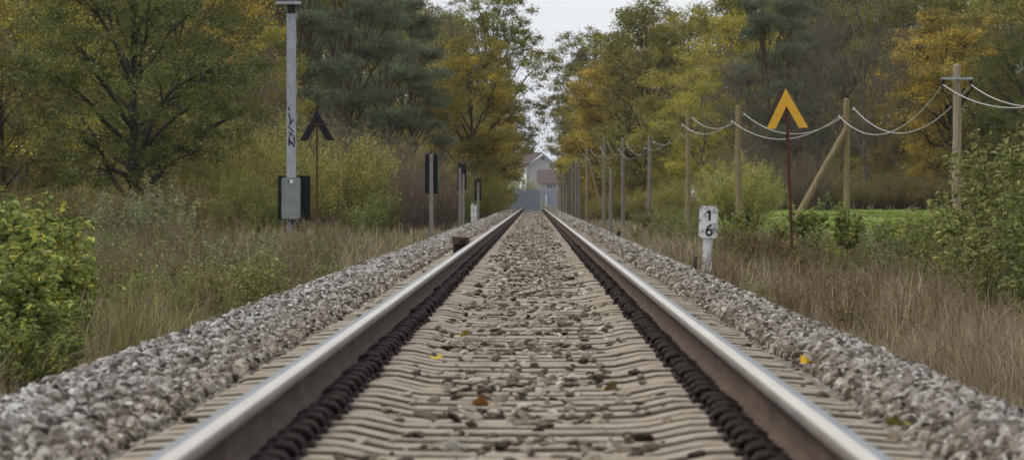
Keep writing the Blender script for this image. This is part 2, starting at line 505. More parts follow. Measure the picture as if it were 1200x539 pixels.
tag(rest.obj('distant_sleepers', [M_conc, M_flank], track, (0, 0, TZ)), kind='stuff')
tag(rclip.obj('distant_rail_clips', M_iron, track, (0, 0, TZ)), kind='stuff')

# ------------------------------------------------------------------ ballast stones
def stone_mesh(seed):
    rr = np.random.default_rng(100 + seed)
    bm = bmesh.new(); bmesh.ops.create_icosphere(bm, subdivisions=2, radius=.5)
    sc = rr.uniform(.75, 1.25, 3); sc[2] *= .8
    cut = [rr.normal(size=3) for _ in range(9)]
    cut = [c/np.linalg.norm(c) for c in cut]; lev = rr.uniform(.2, .38, 9)
    for v in bm.verts:
        p = np.array(v.co)
        for c, l in zip(cut, lev):           # knock flat faces off, like crushed rock
            k = p @ c
            if k > l: p = p - c*(k - l)
        v.co = Vector(p*sc*1.3 + rr.normal(size=3)*.008)
    me = bpy.data.meshes.new('stone'); bm.to_mesh(me); bm.free()
    me.materials.append(M_stone)
    return me


STONES = [stone_mesh(k) for k in range(10)]
rs = np.random.default_rng(3)
crest_l, crest_r = -1.93, 1.68


def stone_points():
    pts = []; siz = []; flat = []
    for (y0, y1, dens, sz, dc, dtop) in ((9, 40, 950, .040, 430, 60), (40, 120, 600, .046, 330, 46), (120, 250, 190, .066, 120, 26), (250, 440, 90, .085, 60, 20)):
        for (a, c) in ((-2.35, -1.14), (1.14, 2.05)):
            n = int((c - a)*(y1 - y0)*dens)
            x = rs.uniform(a, c, n); y = rs.uniform(y0, y1, n)
            ph = (y - 6.9) % SP; on = (np.minimum(ph, SP - ph) < .115)
            keep = (np.abs(x) > 1.24 - .1*rs.random(n)**3) | (~on)
            s = sz*rs.uniform(.6, 1.3, n)
            z = bed_z(x, y) + s*rs.uniform(.0, .38, n) - .03*(np.abs(x) < 1.24)
            pts.append(np.stack([x, y, z], 1)[keep]); siz.append(s[keep]); flat.append(np.zeros(keep.sum()))
        n = int(2.3*(y1 - y0)*dc)
        x = rs.uniform(-1.15, 1.15, n); y = rs.uniform(y0, y1, n)
        ph = (y - 6.9) % SP; gap = np.minimum(ph, SP - ph) > .125
        notrail = (np.abs(np.abs(x) - .7525) > .10) & ~((np.abs(x) > .55) & (np.abs(x) < .72) & (rs.random(n) < .85))
        keep = gap & notrail
        s = sz*rs.uniform(.55, 1.15, n)
        z = -.280 + .032*np.exp(-(x/.36)**2) + .012*np.clip((y - 30)/60, 0, 1) + dip(y) + s*rs.uniform(0, .42, n)
        pts.append(np.stack([x, y, z], 1)[keep]); siz.append(s[keep]); flat.append(np.zeros(keep.sum()))
        # loose stones lying over the sleepers, thickest along the middle
        n = int((y1 - y0)*dtop*(1.0 if y0 < 45 else 1.15))
        x = rs.normal(0, .27, n); y = rs.uniform(y0, y1, n)
        xx = rs.uniform(-1.2, 1.2, n//3); yy = rs.uniform(y0, y1, n//3)
        x = np.concatenate([x, xx]); y = np.concatenate([y, yy])
        keep = (np.abs(np.abs(x) - .7) > .2) & (np.abs(x) < 1.2)
        pat = np.sin(y*1.9 + 3*np.sin(y*.37))*.5 + .5
        keep &= rs.random(len(x)) < (.25 + .75*pat)
        s = sz*(.32 + 1.05*rs.random(len(x))**1.5)
        top = np.interp(np.abs(x), [0, .35, .55, 1.2], [-.203, -.2, -.17, -.21])
        z = top + s*.16 + dip(y)
        pts.append(np.stack([x, y, z], 1)[keep]); siz.append(s[keep]); flat.append(np.ones(keep.sum()))
    return np.concatenate(pts), np.concatenate(siz), np.concatenate(flat)


sp, ss, sf = stone_points()
rot_all = rs.uniform(0, 6.28, (len(sp), 3)); rot_all[sf > 0, :2] = rs.normal(size=(int(sf.sum()), 2))*.22
scl_all = ss[:, None]*np.where(sf[:, None] > 0, np.array([[1.15, 1.0, .72]]), np.array([[1.1, 1.0, .82]]))
# the 300 nearest stones that show are stones of their own
near = np.argsort(sp[:, 1] + 60*((np.abs(sp[:, 0]) > 1.9) | (sp[:, 2] < -.24)) + 60*(sp[:, 1] < 11.6))[:300]
src = []
for k, i in enumerate(near):
    o = link('stone', STONES[k % 10], ballast, tuple(sp[i]))
    o.rotation_euler = tuple(rot_all[i]); o.scale = tuple(scl_all[i])
    if k < 10: src.append(o)
mask = np.ones(len(sp), bool); mask[near] = False
sp2 = sp[mask]
gm = bpy.data.meshes.new('gravel')
gm.vertices.add(len(sp2)); gm.vertices.foreach_set('co', sp2.astype(np.float32).ravel())
a1 = gm.attributes.new('size', 'FLOAT_VECTOR', 'POINT'); a1.data.foreach_set('vector', scl_all[mask].astype(np.float32).ravel())
a2 = gm.attributes.new('rot', 'FLOAT_VECTOR', 'POINT'); a2.data.foreach_set('vector', rot_all[mask].astype(np.float32).ravel())
gm.materials.append(M_stone)
gravel = tag(link('gravel', gm), 'loose grey crushed stone heaped along the track and between the sleepers', 'gravel', kind='stuff')
g = bpy.data.node_groups.new('scatter_stones', 'GeometryNodeTree')
g.interface.new_socket('Geometry', in_out='INPUT', socket_type='NodeSocketGeometry')
g.interface.new_socket('Geometry', in_out='OUTPUT', socket_type='NodeSocketGeometry')
gi = g.nodes.new('NodeGroupInput'); go = g.nodes.new('NodeGroupOutput')
iop = g.nodes.new('GeometryNodeInstanceOnPoints')
g2i = g.nodes.new('GeometryNodeGeometryToInstance')
for o in src[::-1]:
    oi = g.nodes.new('GeometryNodeObjectInfo'); oi.inputs['Object'].default_value = o; oi.transform_space = 'ORIGINAL'
    g.links.new(oi.outputs['Geometry'], g2i.inputs[0])
na = g.nodes.new('GeometryNodeInputNamedAttribute'); na.data_type = 'FLOAT_VECTOR'; na.inputs['Name'].default_value = 'size'
nr_ = g.nodes.new('GeometryNodeInputNamedAttribute'); nr_.data_type = 'FLOAT_VECTOR'; nr_.inputs['Name'].default_value = 'rot'
iop.inputs['Pick Instance'].default_value = True
g.links.new(gi.outputs[0], iop.inputs['Points'])
g.links.new(g2i.outputs[0], iop.inputs['Instance'])
g.links.new(nr_.outputs['Attribute'], iop.inputs['Rotation'])
g.links.new(na.outputs['Attribute'], iop.inputs['Scale'])
g.links.new(iop.outputs[0], go.inputs[0])
md = gravel.modifiers.new('scatter', 'NODES'); md.node_group = g

# ------------------------------------------------------------------ trees
def pal(cols, n, jit=.18, r=None):
    r = R if r is None else r
    cols = np.array(cols); k = r.integers(0, len(cols), n); k2 = r.integers(0, len(cols), n); f = r.random((n, 1))*.6
    c = cols[k]*(1 - f) + cols[k2]*f
    return np.clip(c*(1 + r.normal(size=(n, 1))*jit), .002, 1)


GREEN = [(0.131, 0.148, 0.027), (0.171, 0.18, 0.036), (0.222, 0.203, 0.042), (0.264, 0.21, 0.044), (0.151, 0.156, 0.031)]
OLIVE = [(0.235, 0.219, 0.042), (0.313, 0.264, 0.047), (0.39, 0.299, 0.054), (0.264, 0.219, 0.045), (0.185, 0.193, 0.042)]
OCHRE = [(0.418, 0.303, 0.043), (0.506, 0.361, 0.048), (0.316, 0.258, 0.046), (0.216, 0.206, 0.043), (0.582, 0.413, 0.054)]
GOLD = [(0.384, 0.312, 0.036), (0.48, 0.372, 0.042), (0.3, 0.258, 0.036), (0.204, 0.198, 0.036)]
PINE = [(0.079, 0.103, 0.059), (0.097, 0.12, 0.071), (0.123, 0.141, 0.08), (0.139, 0.15, 0.08)]
BROWN = [(0.169, 0.12, 0.072), (0.215, 0.15, 0.081), (0.13, 0.101, 0.061), (0.234, 0.169, 0.065)]
DARK = [(0.115, 0.12, 0.034), (0.157, 0.148, 0.04), (0.205, 0.175, 0.051), (0.242, 0.177, 0.056)]
WILLOW = [(0.278, 0.279, 0.07), (0.343, 0.333, 0.091), (0.228, 0.24, 0.059), (0.391, 0.35, 0.091)]
BOLIVE = [(0.24, 0.226, 0.053), (0.306, 0.27, 0.066), (0.359, 0.295, 0.071), (0.253, 0.22, 0.06), (0.199, 0.207, 0.053)]
BGREEN = [(0.145, 0.172, 0.038), (0.185, 0.201, 0.049), (0.225, 0.218, 0.055), (0.159, 0.161, 0.038)]
BARK = (.06, .05, .04); PBARK = (.11, .068, .046); GBARK = (.15, .14, .125)


def bez(p0, p1, p2, n):
    t = np.linspace(0, 1, n)[:, None]
    return (1 - t)**2*p0 + 2*t*(1 - t)*p1 + t*t*p2


def make_tree(seed, H=12.0, trunk_h=3.0, rx=4.0, lobes=14, clumps=26, per=100, leaf=.12, cols=GREEN, cols2=None, bark=BARK, shape='oak', tr=.22, crad=.5, twigs=3, fill=1.0, lean=0.0):
    """returns (trunk mesh data, crown mesh data): limbs to lobes, twigs to clumps of leaves"""
    r = np.random.default_rng(seed)
    tb = MB(); cb = MB()
    top = np.array((lean, 0, H*.86))
    n = 9; ax = np.linspace(0, 1, n)[:, None]*top[None] + np.cumsum(r.normal(size=(n, 3))*.10*np.array([[1, 1, 0]]), 0)
    ax[0] = (0, 0, -.3)
    rad = tr*(1 - .86*np.linspace(0, 1, n)**.8); rad[0] *= 1.35
    tb.tube(ax, rad, 9, np.array(bark)*r.uniform(.8, 1.2))
    cc = (trunk_h + H)/2; hz = (H - trunk_h)/2
    centres = []
    for k in range(lobes):
        u = (k + .5)/lobes
        ph = k*2.39996 + r.normal()*.3
        zz = -1 + 2*u
        if shape == 'oak':
            w = math.sqrt(max(0.06, 1 - zz*zz))*rx*r.uniform(.55, .86)
        elif shape == 'spire':
            w = rx*(1 - u*.86)*r.uniform(.6, .95)
        else:
            w = rx*math.sqrt(max(.05, 1 - (zz*.9)**2))*r.uniform(.45, .95)
        centres.append(np.array((lean*u + w*math.cos(ph), w*math.sin(ph), cc + zz*hz*.88 + r.normal()*.25)))
    C = []
    for k, c in enumerate(centres):
        # limb
        f = np.clip((c[2] - trunk_h*.55)/(H*.95)*.75, .12, .92)
        base = np.array([np.interp(f, np.linspace(0, 1, n), ax[:, q]) for q in range(3)])
        base[2] = min(base[2], c[2] - .3)
        mid = (base + c)/2 + np.array((0, 0, .35 if shape != 'pine' else -.15)) + r.normal(size=3)*.3
        pth = bez(base, mid, c, 7); pth[1:-1] += r.normal(size=(5, 3))*.07
        lr = tr*.42*(1 - .5*f)
        tb.tube(pth, np.linspace(lr, lr*.28, 7), 6, np.array(bark)*r.uniform(.8, 1.2), cap=False)
        lr_ = (rx*.42 if shape != 'pine' else rx*.36)*r.uniform(.75, 1.2)
        m = max(4, int(clumps*r.uniform(.7, 1.3)))
        d = r.normal(size=(m, 3)); d /= np.linalg.norm(d, axis=1, keepdims=True)
        rr = lr_*r.uniform(.35, 1.05, (m, 1))**.7
        off = d*rr*np.array((1, 1, .62 if shape != 'pine' else .3))
        if shape == 'pine': off[:, 2] += .12
        cp = c + off
        for q in range(m):
            st = pth[int(r.integers(3, 7))]
            if q % 2 == 0:
                pp = bez(st, (st + cp[q])/2 + np.array((0, 0, .15)), cp[q], 4)
                tb.tube(pp, np.linspace(.022, .006, 4), 3, np.array(bark)*r.uniform(.7, 1.1), cap=False)
            for w in range(twigs):
                e = cp[q] + r.normal(size=3)*crad*.8
                tb.tube(np.array([cp[q], (cp[q] + e)/2 + r.normal(size=3)*.05, e]), [.008, .006, .003], 3, np.array(bark)*r.uniform(.7, 1.1), cap=False)
        lobe_tone = r.uniform(.82, 1.18); lobe_mix = r.random()
        for q in range(m):
            k_ = int(per*fill*r.uniform(.5, 1.5))
            if k_ < 1: continue
            a = crad*r.uniform(.6, 1.15)
            pc = cp[q] + r.normal(size=(k_, 3))*a*np.array((.62, .62, .38))
            pl = cols if (cols2 is None or r.random() < lobe_mix*.75 + .12) else cols2
            cl = pal(pl, k_, .16, r)*lobe_tone*r.uniform(.8, 1.2)
            if shape == 'pine':
                aim = (pc - cp[q]); aim /= np.linalg.norm(aim, axis=1, keepdims=True) + 1e-6; aim[:, 2] += .35
                cb.leaves(pc, leaf*1.7, leaf*.33, cl, .2, aim)
            else:
                cb.leaves(pc, leaf, leaf*.62, cl, .35)
    return tb.mesh('trunk', M_bark), (cb.mesh('crown', M_leaf) if cb.n else None)


def make_bush(seed, H=3.0, rx=1.8, stems=60, per=260, leaf=.07, cols=OLIVE, bark=BARK, upright=.8, spread=.06, thin=.006, start=.25, narrow=.42):
    """many stems from the ground, leaves strung along them"""
    r = np.random.default_rng(seed)
    tb = MB(); cb = MB()
    for k in range(stems):
        ph = r.uniform(0, 6.28); q = math.sqrt(r.random())
        h = H*(1 - .42*q*q)*r.uniform(.62, 1.08)
        base = np.array((math.cos(ph), math.sin(ph), 0))*q*rx*.40; base[2] = -.05
        tip = np.array((math.cos(ph)*q*rx, math.sin(ph)*q*rx, h))
        mid = (base*.65 + tip*.35) + np.array((0, 0, h*.28*upright)) + r.normal(size=3)*.10
        pts = bez(base, mid, tip, 7)
        tb.tube(pts, np.linspace(thin*2.4, thin*.6, 7), 3, np.array(bark)*r.uniform(.7, 1.25), cap=False)
        ends = []
        for w in range(4):
            t = r.uniform(start, .9); i = t*6; b0 = pts[int(i)]*(1 - i % 1) + pts[min(6, int(i) + 1)]*(i % 1)
            e = b0 + np.array((r.normal()*.22*rx/1.8, r.normal()*.22*rx/1.8, r.uniform(.1, .42)*H/3))
            tb.tube(np.array([b0, (b0 + e)/2 + r.normal(size=3)*.02, e]), [thin, thin*.8, thin*.4], 3, np.array(bark)*r.uniform(.7, 1.25), cap=False)
            ends.append((b0, e))
        if per:
            m = int(per*r.uniform(.6, 1.4)); ends.append((pts[int(start*6)], pts[-1])); ends.append((pts[3], pts[-1]))
            w = r.integers(0, len(ends), m); t = r.random((m, 1))**.7
            A = np.array([e[0] for e in ends])[w]; B = np.array([e[1] for e in ends])[w]
            pc = A*(1 - t) + B*t + r.normal(size=(m, 3))*spread
            cb.leaves(pc, leaf, leaf*narrow, pal(cols, m, .16, r)*r.uniform(.78, 1.22), .25, np.tile(np.array([[0, 0, .5]]), (m, 1)) + r.normal(size=(m, 3))*.6)
    return tb.mesh('stems', M_bark), (cb.mesh('foliage', M_leaf) if cb.n else None)


PT = {
    'oak1': make_tree(1, H=12, trunk_h=1.7, rx=4.3, lobes=25, clumps=27, per=78, leaf=.11, cols=[(.075, .10, .022), (.095, .118, .027), (.115, .13, .03), (.065, .085, .02)], cols2=[(.13, .135, .03), (.16, .15, .032), (.105, .115, .028)], tr=.27, crad=.42),
    'oak2': make_tree(2, H=12, trunk_h=2.4, rx=3.9, lobes=15, clumps=26, per=75, leaf=.13, cols=OLIVE, cols2=GREEN, tr=.24, crad=.45),
    'ochre': make_tree(3, H=12, trunk_h=.9, rx=3.6, lobes=22, clumps=30, per=92, leaf=.12, cols=OCHRE, cols2=[(.27, .205, .036), (.20, .17, .036), (.15, .145, .034)], tr=.22, crad=.42),
    'gold': make_tree(4, H=12, trunk_h=1.4, rx=3.0, lobes=16, clumps=24, per=70, leaf=.12, cols=GOLD, cols2=OLIVE, tr=.16, crad=.5, bark=GBARK),
    'olive': make_tree(5, H=12, trunk_h=.8, rx=3.8, lobes=18, clumps=26, per=85, leaf=.12, cols=OLIVE, cols2=OCHRE, tr=.2, crad=.48),
    'pine': make_tree(6, H=14, trunk_h=2.4, rx=2.9, lobes=26, clumps=22, per=88, leaf=.115, cols=PINE, tr=.2, crad=.36, shape='pine', bark=PBARK, twigs=1),
    'open_oak': make_tree(7, H=17, trunk_h=4.0, rx=4.6, lobes=28, clumps=20, per=76, leaf=.165, cols=DARK, cols2=GREEN, tr=.3, crad=.42),
    'bare': make_tree(8, H=13, trunk_h=2.5, rx=3.0, lobes=20, clumps=22, per=2, leaf=.1, cols=BROWN, tr=.15, crad=.6, bark=(.15, .125, .10), twigs=6, fill=1.4),
    'dark': make_tree(9, H=14, trunk_h=.8, rx=3.6, lobes=20, clumps=24, per=62, leaf=.16, cols=DARK, cols2=GREEN, tr=.2, crad=.5),
}
PB = {
    'willow': make_bush(21, H=3.4, rx=2.2, stems=130, per=290, leaf=.075, cols=WILLOW, spread=.07, narrow=.3),
    'brush': make_bush(22, H=3.4, rx=2.0, stems=90, per=250, leaf=.075, cols=BOLIVE, spread=.10, bark=(.12, .10, .075)),
    'green': make_bush(23, H=3.0, rx=1.9, stems=80, per=250, leaf=.08, cols=BGREEN, spread=.09),
    'twiggy': make_bush(24, H=3.6, rx=2.1, stems=190, per=34, leaf=.05, cols=BROWN, bark=(.16, .125, .098), thin=.0075),
    'thicket': make_bush(25, H=2.6, rx=2.2, stems=80, per=220, leaf=.08, cols=DARK + BROWN[:1], spread=.1),
}


def tree(kind, px, d, sx=1.0, sz=1.0, label='', cat='tree', group=None, name='tree', zoff=0.0):
    x = X(px, d)
    z = float(ground_z(x, d)) + zoff
    t = thing(name, label, cat, (x, d, z), R.uniform(0, 6.28), group, (sx, sx, sz))
    bt = PT.get(kind) or PB.get(kind)
    a, b = ('trunk', 'crown') if kind in PT else ('stems', 'foliage')
    link(a, bt[0], t)
    if bt[1]: link(b, bt[1], t)
    return t


# --- left side
LW = 'trees of the wood behind the grey mast'
tree('oak1', 165, 192, 1.0, .98, 'broad green oak with forking dark limbs behind the tall roadside weeds', name='oak_tree').rotation_euler[2] = .6
tree('dark', 5, 196, .72, .52, 'dark green leafy tree left of the broad forking oak', name='leafy_tree')
tree('gold', 22, 222, 1.25, 1.0, 'yellow leaved tree rising behind the dark leafy tree', name='birch_tree')
tree('gold', 316, 262, .62, .80, 'slim yellow birch peeping out behind the grey mast', name='birch_tree')
for px, d, sx, sz, lb in ((348, 300, 1.05, 1.1, 'dark green pine rising just behind the mast and black chevron'), (398, 310, 1.1, 1.15, 'tallest dark pine above the brown leafless scrub'), (440, 322, 1.05, 1.05, 'dark pine in the middle of the pine row above the scrub'), (478, 330, .95, 1.0, 'dark pine at the row end next to the green and olive oak'), (300, 318, 1.05, 1.2, 'dark pine half hidden behind the slim yellow birch')):
    tree('pine', px, d, sx, sz, lb, name='pine_tree')
tree('ochre', 553, 335, .90, .92, 'rusty gold oak standing closest to the black signal boards', name='oak_tree').rotation_euler[2] = 2.6
tree('ochre', 570, 420, .72, .70, 'smaller olive-gold oak hugging the track beyond the rusty gold oak', name='oak_tree')
tree('open_oak', 574, 452, 1.08, 1.1, 'tall dark oak with loose crown towering over the rusty gold oak', name='oak_tree')
tree('olive', 556, 520, .72, .78, 'olive tree closing in on the far end of the track', name='leafy_tree')
tree('dark', 560, 400, .8, .85, 'dark green tree filling in behind the rusty gold oak', name='leafy_tree')
tree('oak2', 500, 372, .95, 1.12, 'green and olive oak between the pines and the rusty gold oak', name='oak_tree')
tree('bare', 520, 360, .9, 1.05, 'leafless grey tree beside the rusty gold oak', name='bare_tree')
tree('bare', 300, 250, .7, .65, 'leafless brown tree behind the grey mast', name='bare_tree')
for px, d, k, s in ((-60, 250, 'dark', 1), (70, 262, 'oak2', 1.1), (130, 285, 'dark', 1.15), (210, 278, 'dark', 1.1), (260, 300, 'olive', 1.1), (-30, 320, 'dark', 1.2), (100, 340, 'dark', 1.3), (190, 350, 'oak2', 1.3), (330, 365, 'dark', 1.25), (400, 385, 'dark', 1.3), (455, 400, 'dark', 1.2), (240, 390, 'dark', 1.4), (20, 395, 'dark', 1.4), (510, 430, 'dark', 1.15), (535, 480, 'dark', .95), (60, 470, 'dark', 1.7), (150, 480, 'dark', 1.7), (300, 470, 'dark', 1.6), (380, 480, 'dark', 1.6), (450, 490, 'dark', 1.5), (-20, 480, 'dark', 1.7), (230, 490, 'dark', 1.7)):
    tree(k, px, d, s, s*1.05, 'shadowy green tree deep in the wood behind the forking oak and the pines', group=LW, name='wood_tree')
for k, px, d, sx, sz, lab in (
        ('brush', 268, 208, 1.35, 1.62, 'olive bush rounding out beside the forking oak'),
        ('willow', 250, 192, 1.0, 1.0, 'fine-leaved green bush below the forking oak'),
        ('brush', 318, 218, 1.25, 1.5, 'olive bush rising behind the grey mast and cabinet'),
        ('green', 292, 186, .85, .75, 'low green bush left of the cabinet'),
        ('brush', 398, 226, 1.3, 1.35, 'olive bush behind the black chevron sign'),
        ('green', 436, 236, .8, .7, 'dark green bush between chevron sign and the tall double board'),
        ('twiggy', 452, 236, 1.25, 1.25, 'brown leafless shrub behind the tall double board'),
        ('twiggy', 500, 266, 1.35, 1.2, 'grey-brown leafless thicket right behind the tall double board'),
        ('twiggy', 430, 275, 1.5, 1.5, 'brown leafless thicket below the pines'),
        ('twiggy', 378, 262, 1.4, 1.7, 'reddish brown leafless shrub above the black chevron'),
        ('brush', 470, 288, 1.2, 1.45, 'olive shrub below the pines'),
        ('twiggy', 345, 285, 1.5, 2.0, 'tall leafless scrub between mast and pines'),
        ('green', 530, 305, 1.0, 1.0, 'green bush behind the board on two posts'),
        ('brush', 572, 332, .85, 1.05, 'olive bush at the foot of the rusty gold oak'),
        ('brush', 542, 345, 1.1, 1.2, 'yellowish bush under the rusty gold oak'),
        ('willow', 578, 440, .9, 1.3, 'pale yellow-green bush beside the far end of the track'),
        ('willow', 606, 600, 1.25, 1.9, 'light yellow bush in front of the white gabled house'),
        ('willow', 621, 640, .9, 1.35, 'small light yellow bush under the white gabled house')):
    tree(k, px, d, sx, sz, lab, 'bush', None, 'bush')
for px, d, s in ((15, 185, .8), (60, 190, .9), (110, 186, .85), (150, 182, .8), (205, 188, .9), (240, 200, .9), (85, 205, 1.1), (180, 206, 1.1), (-30, 188, 1.0), (130, 215, 1.3), (30, 222, 1.3), (215, 225, 1.3)):
    tree('thicket', px, d, s, s, 'shadowy undergrowth bush beneath the forking oak', 'bush', 'undergrowth beneath the forking oak', 'undergrowth_bush')
# --- right side
RW = 'trees of the wood beyond the green field'
tree('open_oak', 692, 530, 1.12, 1.12, 'dark loose-crowned oak leaning over the track opposite the rusty gold oak', name='oak_tree')
tree('ochre', 738, 440, 1.36, 1.16, 'large olive-gold oak above the small telegraph poles', name='oak_tree')
tree('olive', 694, 600, .95, .9, 'far olive tree at the bend beyond the tight row of poles', name='leafy_tree')
tree('dark', 700, 520, 1.0, 1.0, 'dark tree behind the row of far poles', name='leafy_tree')
tree('olive', 704, 480, .85, .85, 'olive tree at the edge of the track behind the row of far poles', name='leafy_tree')
tree('oak2', 796, 385, .92, .84, 'green and yellow oak right of the large olive-gold oak', name='oak_tree')
tree('gold', 822, 368, .85, .72, 'yellow-green birch between the oaks and the round willow', name='birch_tree')
tree('gold', 858, 410, 1.3, 1.18, 'tall yellow-green birch crowning the wood', name='birch_tree')
tree('pine', 912, 368, 1.15, 1.05, 'dark pine above the yellow chevron sign', name='pine_tree')
tree('pine', 940, 380, 1.0, 1.15, 'second dark pine behind the one above the yellow chevron', name='pine_tree')
tree('bare', 1012, 350, 1.15, 1.1, 'leafless grey tree with spreading twigs between pine and ochre oak', name='bare_tree')
tree('bare', 962, 362, .9, 1.0, 'leafless grey tree next to the dark pines', name='bare_tree')
tree('ochre', 1118, 358, 1.25, 1.06, 'wide ochre oak behind the pole with the crossarm', name='oak_tree')
tree('ochre', 1055, 385, .9, .8, 'smaller ochre oak between the leafless tree and the wide ochre oak', name='oak_tree')
tree('oak1', 1215, 352, 1.05, 1.0, 'dark green oak beside the wide ochre oak', name='oak_tree')
tree('bare', 870, 345, .9, .72, 'leafless brown tree behind the round willow', name='bare_tree')
for px, d, k, s in ((755, 420, 'dark', 1.15), (800, 430, 'oak2', 1.25), (890, 430, 'dark', 1.25), (930, 425, 'dark', 1.3), (985, 400, 'dark', 1.15), (1030, 420, 'dark', 1.3), (1080, 430, 'dark', 1.25), (1150, 420, 'dark', 1.3), (1190, 400, 'dark', 1.2), (1240, 400, 'oak2', 1.2), (1290, 380, 'dark', 1.2), (720, 500, 'dark', 1.15), (860, 480, 'dark', 1.4), (960, 480, 'olive', 1.5), (1060, 490, 'dark', 1.5), (1140, 490, 'dark', 1.5), (1220, 480, 'dark', 1.5), (690, 560, 'dark', 1.0), (905, 520, 'dark', 1.6), (1010, 530, 'dark', 1.6), (785, 510, 'dark', 1.3)):
    tree(k, px, d, s, s*1.05, 'shadowy tree deep in the wood beyond the green field', group=RW, name='wood_tree')
for k, px, d, sx, sz, lab in (
        ('willow', 868, 256, 1.08, 1.0, 'round pale olive willow bush behind the telegraph poles'),
        ('brush', 800, 300, 1.0, .85, 'olive bush left of the round willow'),
        ('green', 775, 262, .8, .42, 'low green bush by the telegraph pole left of the round willow'),
        ('green', 800, 240, .7, .40, 'low spreading green bush in front of the olive bush'),
        ('brush', 752, 395, .9, .75, 'yellowish bush among the small telegraph poles'),
        ('twiggy', 895, 330, 1.2, 1.3, 'brown leafless thicket behind the yellow chevron sign'),
        ('twiggy', 945, 338, 1.2, 1.2, 'brown leafless thicket behind the slanting brace pole'),
        ('brush', 728, 420, .9, .9, 'olive bush beneath the large olive-gold oak'),
        ('brush', 704, 450, .8, .7, 'ochre bush behind the slanting far pole'),
        ('brush', 672, 600, .8, 1.0, 'yellow-green bush at the far end of the pole row')):
    tree(k, px, d, sx, sz, lab, 'bush', None, 'bush')
for px, d, s in ((925, 346, .9), (965, 348, 1.0), (1000, 347, .9), (1040, 349, 1.0), (1085, 348, .9), (1125, 347, 1.0), (1165, 349, .95), (1205, 347, 1.0), (1245, 349, 1.0), (1290, 347, 1), (985, 362, 1.3), (1060, 366, 1.3), (1140, 368, 1.3), (1185, 372, 1.4), (900, 356, 1.2), (850, 352, 1.1)):
    tree('thicket', px, d, s, s, 'shadowy undergrowth bush along the far edge of the green field', 'bush', 'undergrowth along the green field', 'undergrowth_bush')

# ------------------------------------------------------------------ grass on the verges
def vnoise(x, y, sc, seed):
    r = np.random.default_rng(seed); T = r.random((64, 64))
    u = x/sc; v = y/sc; i = np.floor(u).astype(int); j = np.floor(v).astype(int); a = sm(u - i); b = sm(v - j)
    g_ = lambda p, q: T[p % 64, q % 64]
    return (g_(i, j)*(1 - a) + g_(i + 1, j)*a)*(1 - b) + (g_(i, j + 1)*(1 - a) + g_(i + 1, j + 1)*a)*b


def grass(side, n, seed):
    r = np.random.default_rng(seed)
    d0, d1 = 26.0, 420.0
    # blades get wider and sparser with distance
    y = 1/(1/d1 + r.random(n)*(1/d0 - 1/d1)); y = y*r.uniform(.97, 1.03, n)
    wmax = (640*y/F + 2.5)
    lo = np.where(side < 0, 2.5, 2.2)
    x = lo + r.random(n)**.85*(np.maximum(wmax, 5) - lo)
    keep = np.ones(n, bool)
    if side > 0: keep &= ~((y > 150) & (x > 14))
    keep &= ~((y > 205) & (x > 11))
    x, y = x[keep], y[keep]; m = len(x)
    xw = side*x
    z = ground_z(xw, y)
    # the ballast slope
    z = np.where((x < 3.0), np.maximum(z, bed_z(xw, y) - .03), z)
    p1 = vnoise(xw + 200, y*.35 + 10, 1.1, 5); p2 = vnoise(xw + 200, y*.35, .45, 6)
    if side > 0:
        green = sm((x - 4.2)/2.5)*.75 + .5*(p1 - .62)
    else:
        green = .40 + .9*(p1 - .5) + .25*sm((x - 4)/3) - .4*np.exp(-((x - 4.4)/1.6)**2 - ((y - 120)/30)**2)
    green = np.clip(green + r.normal(size=m)*.12, 0, 1)
    tan_ = pal([(.34, .27, .165), (.42, .345, .225), (.26, .20, .125), (.31, .235, .15), (.21, .155, .10), (.15, .105, .07), (.26, .185, .115)], m, .2, r)
    grn = pal([(.16, .16, .045), (.20, .195, .06), (.25, .225, .08), (.12, .125, .036)], m, .2, r)
    pick = (r.random(m) < green)[:, None]
    c = np.where(pick, grn, tan_)
    hgt = (.12 + .26*p1 + .24*p2)*(.35 + 1.0*r.random(m)**1.6)*1.25*np.where(x < 3.2, .6, 1.0)
    p3 = vnoise(xw + 300, y*.5, .30, 8); p4 = vnoise(xw + 300, y*.4, .8, 9)
    hgt *= np.where(side < 0, 1.0, .80)*(.5 + 1.0*p3)
    hgt = np.where(y > 200, hgt*.8, hgt)
    w = np.clip(.0022 + y*.000062, .004, .022)*r.uniform(.5, 1.3, m)
    ang = p4*12.0 + r.normal(size=m)*1.1; lean = r.uniform(.03, .95, m)**1.6*hgt*1.15; c = c*np.clip(r.normal(1, .3, (m, 1)), .45, 1.9)*(.75 + .5*p2[:, None])
    dx, dy = np.cos(ang)*lean, np.sin(ang)*lean
    fa = r.uniform(-.9, .9, m); wx, wy = np.cos(fa)*w/2, np.sin(fa)*w/2
    p0 = np.stack([xw, y, z - .02], 1); p1_ = p0 + np.stack([dx*.35, dy*.35, hgt*.6], 1); p2_ = p0 + np.stack([dx, dy, hgt*r.uniform(.8, 1.05, m)], 1)
    wv = np.stack([wx, wy, 0*wx], 1)
    V = np.stack([p0 - wv, p0 + wv, p1_ + wv*.8, p1_ - wv*.8, p2_], 1).reshape(-1, 3)
    i = np.arange(m)[:, None]*5
    b = MB()
    b.add(V, i + np.array([[0, 1, 2, 3]]), np.repeat(c, 5, 0))
    b.F3.append((i + np.array([[3, 2, 4]])).astype(int)); b.m3.append(np.zeros(m, int)); b.s3.append(np.zeros(m, bool))
    return b


tag(grass(-1, 180000, 11).obj('verge_grass', M_grass), 'mixed green and straw-coloured rough grass on the mast side of the track', 'grass', kind='stuff')
tag(grass(1, 185000, 12).obj('verge_grass', M_grass), 'dry tan grass on the telegraph pole side of the track', 'grass', kind='stuff')

